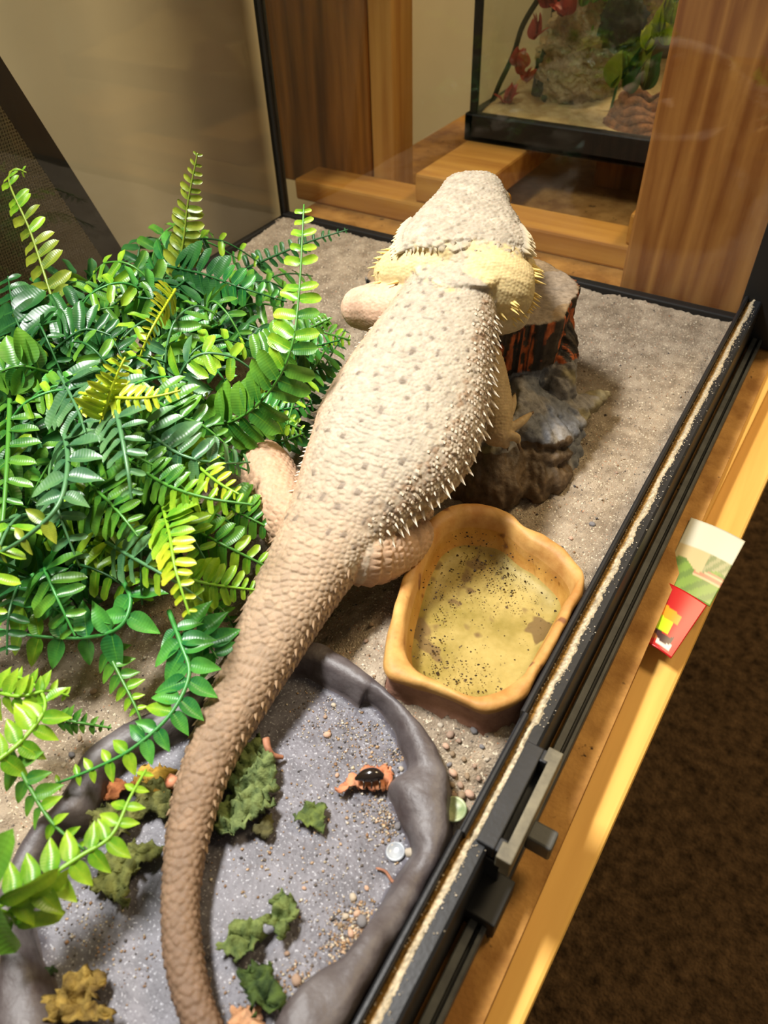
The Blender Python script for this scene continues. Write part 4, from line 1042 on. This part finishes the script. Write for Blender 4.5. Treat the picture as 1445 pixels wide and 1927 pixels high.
frond(ff, Q((335, 1180, .04), (380, 1200, .04), (410, 1240, .036)), 'emer', 'pointed', .020, 6, prof='even')
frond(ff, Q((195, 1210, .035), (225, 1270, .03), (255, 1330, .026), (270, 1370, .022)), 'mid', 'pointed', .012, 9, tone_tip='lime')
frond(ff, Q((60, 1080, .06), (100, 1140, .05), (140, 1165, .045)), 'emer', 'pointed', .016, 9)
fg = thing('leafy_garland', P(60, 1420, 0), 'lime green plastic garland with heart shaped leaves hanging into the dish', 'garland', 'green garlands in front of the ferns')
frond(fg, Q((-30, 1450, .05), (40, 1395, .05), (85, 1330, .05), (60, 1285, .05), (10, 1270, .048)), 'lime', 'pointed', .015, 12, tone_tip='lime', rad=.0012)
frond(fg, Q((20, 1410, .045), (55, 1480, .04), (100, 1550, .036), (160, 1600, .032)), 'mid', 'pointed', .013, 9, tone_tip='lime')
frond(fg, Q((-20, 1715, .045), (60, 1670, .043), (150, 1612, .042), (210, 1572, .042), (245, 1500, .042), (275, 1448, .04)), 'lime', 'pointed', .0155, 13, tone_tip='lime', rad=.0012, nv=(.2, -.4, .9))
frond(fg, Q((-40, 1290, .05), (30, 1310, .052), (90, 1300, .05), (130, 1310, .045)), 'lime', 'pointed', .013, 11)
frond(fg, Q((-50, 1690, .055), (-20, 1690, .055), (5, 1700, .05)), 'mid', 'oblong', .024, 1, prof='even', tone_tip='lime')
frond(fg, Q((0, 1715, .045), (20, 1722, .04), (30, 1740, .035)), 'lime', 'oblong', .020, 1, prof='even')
frond(fg, Q((100, 1350, .02), (150, 1360, .02), (210, 1370, .015)), 'mid', 'pointed', .008, 9)
# filler fronds inside the heap
fills = [thing('artificial_fern', P(120, 780, 0), 'dark green plastic fern filling the heap below the back pane', 'fern', FG), thing('artificial_fern', P(400, 700, 0), 'dark green plastic fern filling the heap near the lizard shoulder', 'fern', FG),
         thing('artificial_fern', P(130, 1050, 0), 'green plastic fern spreading over the front of the heap', 'fern', FG), thing('artificial_fern', P(330, 880, 0), 'dark green plastic fern packed low beside the lizard hind leg', 'fern', FG),
         thing('artificial_fern', P(20, 900, 0), 'blue green plastic fern under the long bare stem', 'fern', FG), thing('artificial_fern', P(330, 1040, 0), 'mid green plastic fern spreading toward the tail base', 'fern', FG), thing('artificial_fern', P(120, 1130, 0), 'green plastic fern low behind the looping garland', 'fern', FG), thing('artificial_fern', P(250, 600, 0), 'dark plastic fern below the thin olive frond', 'fern', FG)]
cents = [(130, 760), (390, 700), (150, 1010), (310, 880), (10, 900), (320, 1020), (110, 1110), (270, 640)]
for fi_, (fl, c0) in enumerate(zip(fills, cents)):
    for k in range(12):
        a = k/12*6.28+random.uniform(-.25, .25); r = random.uniform(.07, .115)*(.62 if fi_ in (5, 6) else 1); b0 = P(*c0, .02)
        dv_ = np.array((math.cos(a), math.sin(a), 0)); hh = random.uniform(.045, .08)*(.6 if fi_ in (5, 6) else 1)
        pth = [b0, b0+dv_*r*.35+np.array((0, 0, hh*.9)), b0+dv_*r*.7+np.array((0, 0, hh)), b0+dv_*r+np.array((0, 0, hh*.7))]
        if pth[-1][0] < BX+.01: continue
        if min(np.linalg.norm(pth[-1]-c)-r_ for c, r_ in LIZ_KEEP) < .004: continue
        frond(fl, pth, random.choice(['deep', 'deep', 'mid', 'blue', 'emer']), 'oblong', random.uniform(.018, .024), 12, check=True, nv=(.2, -.4, .9), tone_tip=random.choice([None, 'mid', 'lime']))

# ------------------------------------------------------------------ food scraps and litter on the dish
def crumple(name, poly, z0, amp, c1, c2, label, cat, seed, step=.0012, fr=150, group=None, flat=0.):
    w = np.array([P(x, y, z0) for x, y in poly]); w = catmull(w, len(poly)*3, True)
    lo, hi = w.min(0), w.max(0); cx = (lo+hi)/2
    nx_ = int((hi[0]-lo[0])/step)+3; ny_ = int((hi[1]-lo[1])/step)+3; ids = {}; V = []; C = []; F = []
    def vid(i, j):
        if (i, j) not in ids:
            x = lo[0]+(i-1)*step; y = lo[1]+(j-1)*step
            n1 = vn((x*fr, y*fr, 0), 1, seed); n2 = vn((x*fr*2.6, y*fr*2.6, 0), 1, seed+1)
            n3 = vn((x*fr*5.5, y*fr*5.5, 0), 1, seed+2); ridge = (1-abs(n1)*2)
            z = z0+.0006+amp*max(0, .35+.5*ridge*.6+.45*n2+.22*n3)*(1-flat*.5)+.0004*rng.random()
            ids[i, j] = len(V); V.append((x+.0022*vn((x*fr*2, y*fr*2, 3), 1, seed), y+.0022*vn((x*fr*2, y*fr*2, 9), 1, seed), z))
            t = min(1, max(0, .5+.9*vn((x*fr*2.6, y*fr*2.6, 4), 1, seed+41)+.3*vn((x*fr, y*fr, 4), 1, seed+42))); C.append(np.array(lin(c1))*(1-t)+np.array(lin(c2))*t)
        return ids[i, j]
    for i in range(nx_):
        for j in range(ny_):
            x = lo[0]+(i-.5)*step; y = lo[1]+(j-.5)*step
            jx, jy = x+.003*vn((x*160, y*160, 2), 1, seed), y+.003*vn((x*160, y*160, 7), 1, seed)
            if inpoly(jx, jy, w): F.append((vid(i, j), vid(i+1, j), vid(i+1, j+1), vid(i, j+1)))
    if not F: return
    o = obj(name, V, F, M['dryleaf'], cols=np.array(C)); s = o.modifiers.new('thickness', 'SOLIDIFY'); s.thickness = .0005; s.offset = 1
    return tag(o, label, cat, group)
M['dryleaf'] = mat('dried_leaf', attr=True, rough=.8, spec=.2, bump=.5, bscale=600, dark=(.7, .7, .66), nscale=300)
G1, G2 = (62, 78, 44), (124, 138, 84); LG = 'dried greens in the feeding dish'
crumple('dried_greens', [(490, 1400), (515, 1440), (522, 1510), (510, 1545), (470, 1560), (445, 1590), (405, 1580), (402, 1550), (430, 1520), (440, 1470), (465, 1420)], ZD, .013, G1, G2, 'large crumpled dried green leaf clump beside the tail', 'dried leaf', 1, group=LG)
crumple('dried_greens', [(480, 1548), (510, 1540), (520, 1565), (500, 1578), (480, 1570)], ZD, .006, (58, 56, 34), (96, 92, 56), 'small brownish dried leaf ball touching the large green clump', 'dried leaf', 2, group=LG)
crumple('dried_greens', [(560, 1540), (605, 1512), (614, 1570), (598, 1572), (562, 1556)], ZD, .006, G1, (112, 128, 62), 'flat triangular dried green leaf piece alone on the dish', 'dried leaf', 3, group=LG)
crumple('dried_greens', [(535, 1685), (555, 1715), (545, 1780), (525, 1775), (505, 1745), (480, 1800), (418, 1808), (450, 1740), (495, 1735), (520, 1700)], ZD, .010, (66, 84, 44), (124, 138, 78), 'forked dried green leaf between tail and rail', 'dried leaf', 4, group=LG)
crumple('dried_greens', [(450, 1850), (480, 1822), (515, 1835), (540, 1880), (530, 1905), (495, 1900), (490, 1925), (470, 1870)], ZD, .011, (34, 52, 28), (84, 104, 48), 'dark green crumpled dried leaf at the raised dish rim', 'dried leaf', 5, group=LG)
crumple('dried_greens', [(230, 1600), (300, 1595), (306, 1620), (255, 1660), (248, 1718), (228, 1715), (215, 1690), (175, 1685), (200, 1630)], ZD, .010, (74, 78, 40), (120, 124, 66), 'olive crumpled dried leaf under the lime garland', 'dried leaf', 6, group=LG)
crumple('dried_greens', [(265, 1480), (325, 1490), (320, 1545), (275, 1540), (230, 1600), (160, 1560), (180, 1530), (255, 1525)], ZD, .010, (70, 74, 40), (118, 118, 66), 'olive dried leaf tangle beside the tail and yellow leaf', 'dried leaf', 7, group=LG)
crumple('dried_greens', [(70, 1835), (118, 1825), (110, 1840), (75, 1855)], ZD, .004, (38, 56, 34), (70, 88, 52), 'tiny dark green dried leaf strip at the dish edge', 'dried leaf', 8, step=.001, group=LG)
crumple('dried_flowers', [(130, 1860), (170, 1832), (205, 1835), (205, 1870), (190, 1890), (218, 1915), (210, 1935), (95, 1935), (90, 1915)], ZD, .014, (92, 72, 34), (160, 134, 66), 'heap of shrivelled tan dried flowers in the dish', 'dried flower', 9)
crumple('brown_leaf', [(628, 1492), (655, 1470), (690, 1452), (735, 1450), (742, 1480), (715, 1495), (690, 1488), (655, 1497)], ZD, .006, (178, 108, 76), (216, 152, 114), 'tan dry leaf curled beside the notch of the dish rim', 'dry leaf', 10, step=.0012)
crumple('brown_leaf', [(185, 1495), (210, 1475), (255, 1478), (245, 1500), (205, 1515)], ZD, .006, (140, 80, 46), (178, 112, 68), 'reddish brown dry leaf under the garland', 'dry leaf', 11, step=.0012)
crumple('yellow_leaf', [(268, 1450), (310, 1445), (335, 1460), (330, 1500), (285, 1500), (265, 1480)], ZD, .007, (150, 112, 40), (208, 168, 76), 'mustard yellow crumpled dry leaf beside the tail', 'dry leaf', 12, step=.0012)
crumple('brown_leaf', [(445, 1905), (470, 1895), (495, 1910), (492, 1940), (440, 1940)], ZD, .004, (176, 128, 92), (208, 160, 122), 'tan dry leaf below the dark green crumpled leaf', 'dry leaf', 13, step=.0012)
M['husk'] = mat('insect_husk', (28, 20, 16), .18, coat=.5)
o_ = P(705, 1462, ZD+.006)
hus = thing('insect_husk', P(705, 1466, ZD), 'shiny black insect husk lying on the tan dry leaf', 'insect')
obj('abdomen', *tube([P(668, 1466, ZD+.0075), P(685, 1460, ZD+.0085), P(705, 1458, ZD+.009), P(722, 1462, ZD+.0085)], [.0006, .0026, .0030, .0012], 12, 24), M['husk'], hus)
for x in (680, 695, 710): obj('leg', *tube([P(x, 1462, ZD+.008), P(x+5, 1474, ZD+.0085), P(x+4, 1484, ZD+.007)], .0004, 6), M['husk'], hus)
M['stemb'] = mat('dry_stem', (176, 122, 92), .7, (130, 84, 60), 200, 4)
tag(obj('dry_stem', *tube(Q((500, 1390, ZD+.010), (505, 1410, ZD+.009), (515, 1422, ZD+.006), (532, 1425, ZD+.003)), [.0018, .0016, .0014, .0010], 8, 20), M['stemb']), 'pinkish curled dry stem above the large green clump', 'stem')
tag(obj('twig', *tube(Q((708, 1634, ZD+.001), (725, 1640, ZD+.002), (738, 1658, ZD+.0012), (752, 1664, ZD+.0006), (772, 1666, ZD+.0006)), [.0005, .0006, .0007, .0005, .0003], 6, 24), M['stemb']), 'thin brown twig lying on the bare dish floor', 'twig')
def disc(name, px, py, z, r, mt, label):
    c = P(px, py, z); th = np.linspace(0, 2*math.pi, 33)[:-1]; R3 = []
    for (rr, zz) in ((.2, 0), (1, 0), (1.04, .0006), (1, .0013), (.86, .0015), (.8, .0009), (.15, .0009)):
        R3.append([c+np.array((rr*r*math.cos(t), rr*r*math.sin(t), zz+.12*rr*r*math.cos(t))) for t in th])
    return tag(obj(name, *rings(np.array(R3)), mt), label, 'disc')
M['disc_g'] = mat('greenish_disc', (176, 184, 140), .4, (112, 130, 84), 120, 5)
M['disc_c'] = mat('cloudy_disc', (172, 178, 184), .25, (146, 150, 156), 150, 4)
q_ = P(856, 1524, .003); disc('plastic_disc', 853, 1524, .004, .0058, M['disc_g'], 'greenish round plastic disc in the gravel by the dish rim')
disc('plastic_disc', 744, 1604, ZD, .0040, M['disc_c'], 'cloudy clear round plastic disc on the dish floor')
M['flowerbit'] = mat('flower_bit', (226, 158, 118), .6, (190, 110, 80), 200, 4)
lumpy('dried_bud', P(324, 1470, ZD+.010), (.0035, .0032, .0032), M['flowerbit'], 'pale orange dried bud pressed against the tail', 'bud', 3, n=0)

# pebbles
def pebble_mesh(seed):
    bm = bmesh.new(); bmesh.ops.create_icosphere(bm, subdivisions=2, radius=1); V = np.array([v.co[:] for v in bm.verts]); F = [tuple(v.index for v in f.verts) for f in bm.faces]; bm.free()
    V = V*np.array([1+.25*vn(v*1.3, 1, seed) for v in V])[:, None]*np.array((1, .78, .6)); return V, F
PM = []
for i, c in enumerate(((196, 182, 160), (168, 140, 118), (128, 124, 124), (206, 168, 142), (150, 128, 100))):
    mt = mat('pebble_%d' % i, c, .75, tuple(int(x*.8) for x in c), 500, 4, .3, 900)
    for s_ in range(2): PM.append(mesh_of('pebble', *pebble_mesh(i*3+s_), mt))
PCN = ('pale', 'tan', 'grey', 'pinkish', 'brownish')
def pebble(px, py, z, r, k, label, group):
    label = label.replace('small', 'small '+PCN[k % len(PM)//2])
    o = bpy.data.objects.new('pebble', PM[k % len(PM)]); COL.objects.link(o); w = P(px, py, z); o.location = (w[0], w[1], (z if z == ZD else sand_h(w[0], w[1]))+r*.35)
    o.scale = (r, r, r); o.rotation_euler = (0, 0, random.uniform(0, 6.28)); ORG[o.name] = w; tag(o, label, 'pebble', group)
for i, (x, y, r) in enumerate([(828, 1385, 1.6), (846, 1402, 2.2), (838, 1420, 1.8), (850, 1432, 1.5), (862, 1412, 1.4), (852, 1462, 2.2), (850, 1480, 1.6), (866, 1480, 1.8), (884, 1496, 2.4), (868, 1498, 2.4), (854, 1498, 2.0), (890, 1392, 2.2), (872, 1440, 1.4), (892, 1450, 1.3), (905, 1420, 1.4), (878, 1466, 1.6), (900, 1470, 1.5), (845, 1448, 1.4), (930, 1400, 1.3), (915, 1440, 1.2)]):
    pebble(x, y, .0015, r*.001, i*3+i//4, 'small rounded pebble in the gravel between dish rim and rail', 'pebbles between the dishes and the rail')
for i, (x, y, r) in enumerate([(772, 1606, 2.6), (748, 1556, 1.8), (616, 1384, 2.0), (664, 1690, 1.8), (681, 1735, 2.6), (672, 1720, 1.6), (650, 1725, 1.5), (558, 1846, 2.4), (690, 1672, 1.2), (628, 1328, 1.4), (612, 1350, 1.2), (634, 1460, 1.2), (755, 1448, 1.4), (715, 1745, 1.5), (660, 1758, 1.6), (640, 1742, 1.2), (700, 1760, 1.4), (572, 1672, 1.0), (760, 1545, 1.2), (540, 1795, 1.2)]):
    pebble(x, y, ZD, r*.001, i*3+1+i//4, 'small pebble lying on the grey dish floor', 'pebbles on the dish floor')
for i, (x, y, r) in enumerate([(175, 1300, 2.0), (135, 1420, 1.8), (150, 1390, 1.5), (120, 1440, 1.4), (1115, 985, 2.2), (1075, 1010, 1.6), (1130, 940, 1.5), (1160, 890, 1.3), (1120, 900, 1.3), (700, 1195, 1.6), (690, 1225, 1.4), (660, 1190, 1.2)]):
    pebble(x, y, .001, r*.001, i*3+2, 'small pebble on the open sand around the dishes', 'pebbles on the sand')
# loose grains
pts = []; sz = []; cl = []
for (cx_, cy_, sg, nn_) in ((680, 1740, 30, 700), (640, 1790, 30, 250), (740, 1540, 25, 500), (690, 1400, 40, 260), (620, 1350, 40, 250), (760, 1420, 14, 150), (600, 1640, 110, 420), (660, 1500, 70, 260), (130, 1720, 40, 160), (230, 1800, 60, 160), (560, 1850, 25, 200), (440, 1900, 40, 80)):
    for _ in range(nn_):
        x, y = rng.normal(cx_, sg), rng.normal(cy_, sg*.8); w = P(x, y, ZD)
        if not inpoly(w[0], w[1], bt[::4]): continue
        pts.append((w[0], w[1], ZD+.0002)); sz.append(min(.0011, abs(rng.normal(0, .00035))+.0002)); cl.append(sandc[rng.integers(0, 7)]*rng.uniform(.7, 1.1))
grains('dish_sand_grains', pts, sz, cl, 'loose sand grains sprinkled over the grey dish floor', 'sand')
pts = []; sz = []; cl = []
for _ in range(9000):
    w = np.array((rng.uniform(BX+.01, xa-.002), rng.uniform(0.02, SY-.01), 0)); 
    if w[1] > .42 and rng.random() < .5: continue
    if inpoly(w[0], w[1], out[::6]) or inpoly(w[0], w[1], wo[::6]): continue
    pts.append((w[0], w[1], sand_h(w[0], w[1])+.0001)); sz.append(min(.0012, abs(rng.normal(0, .0004))+.00025)); cl.append(sandc[rng.integers(0, 7)]*rng.uniform(.75, 1.1))
grains('coarse_sand_grains', pts, sz, cl, 'coarse mixed grains lying on the tan sand bed', 'sand')
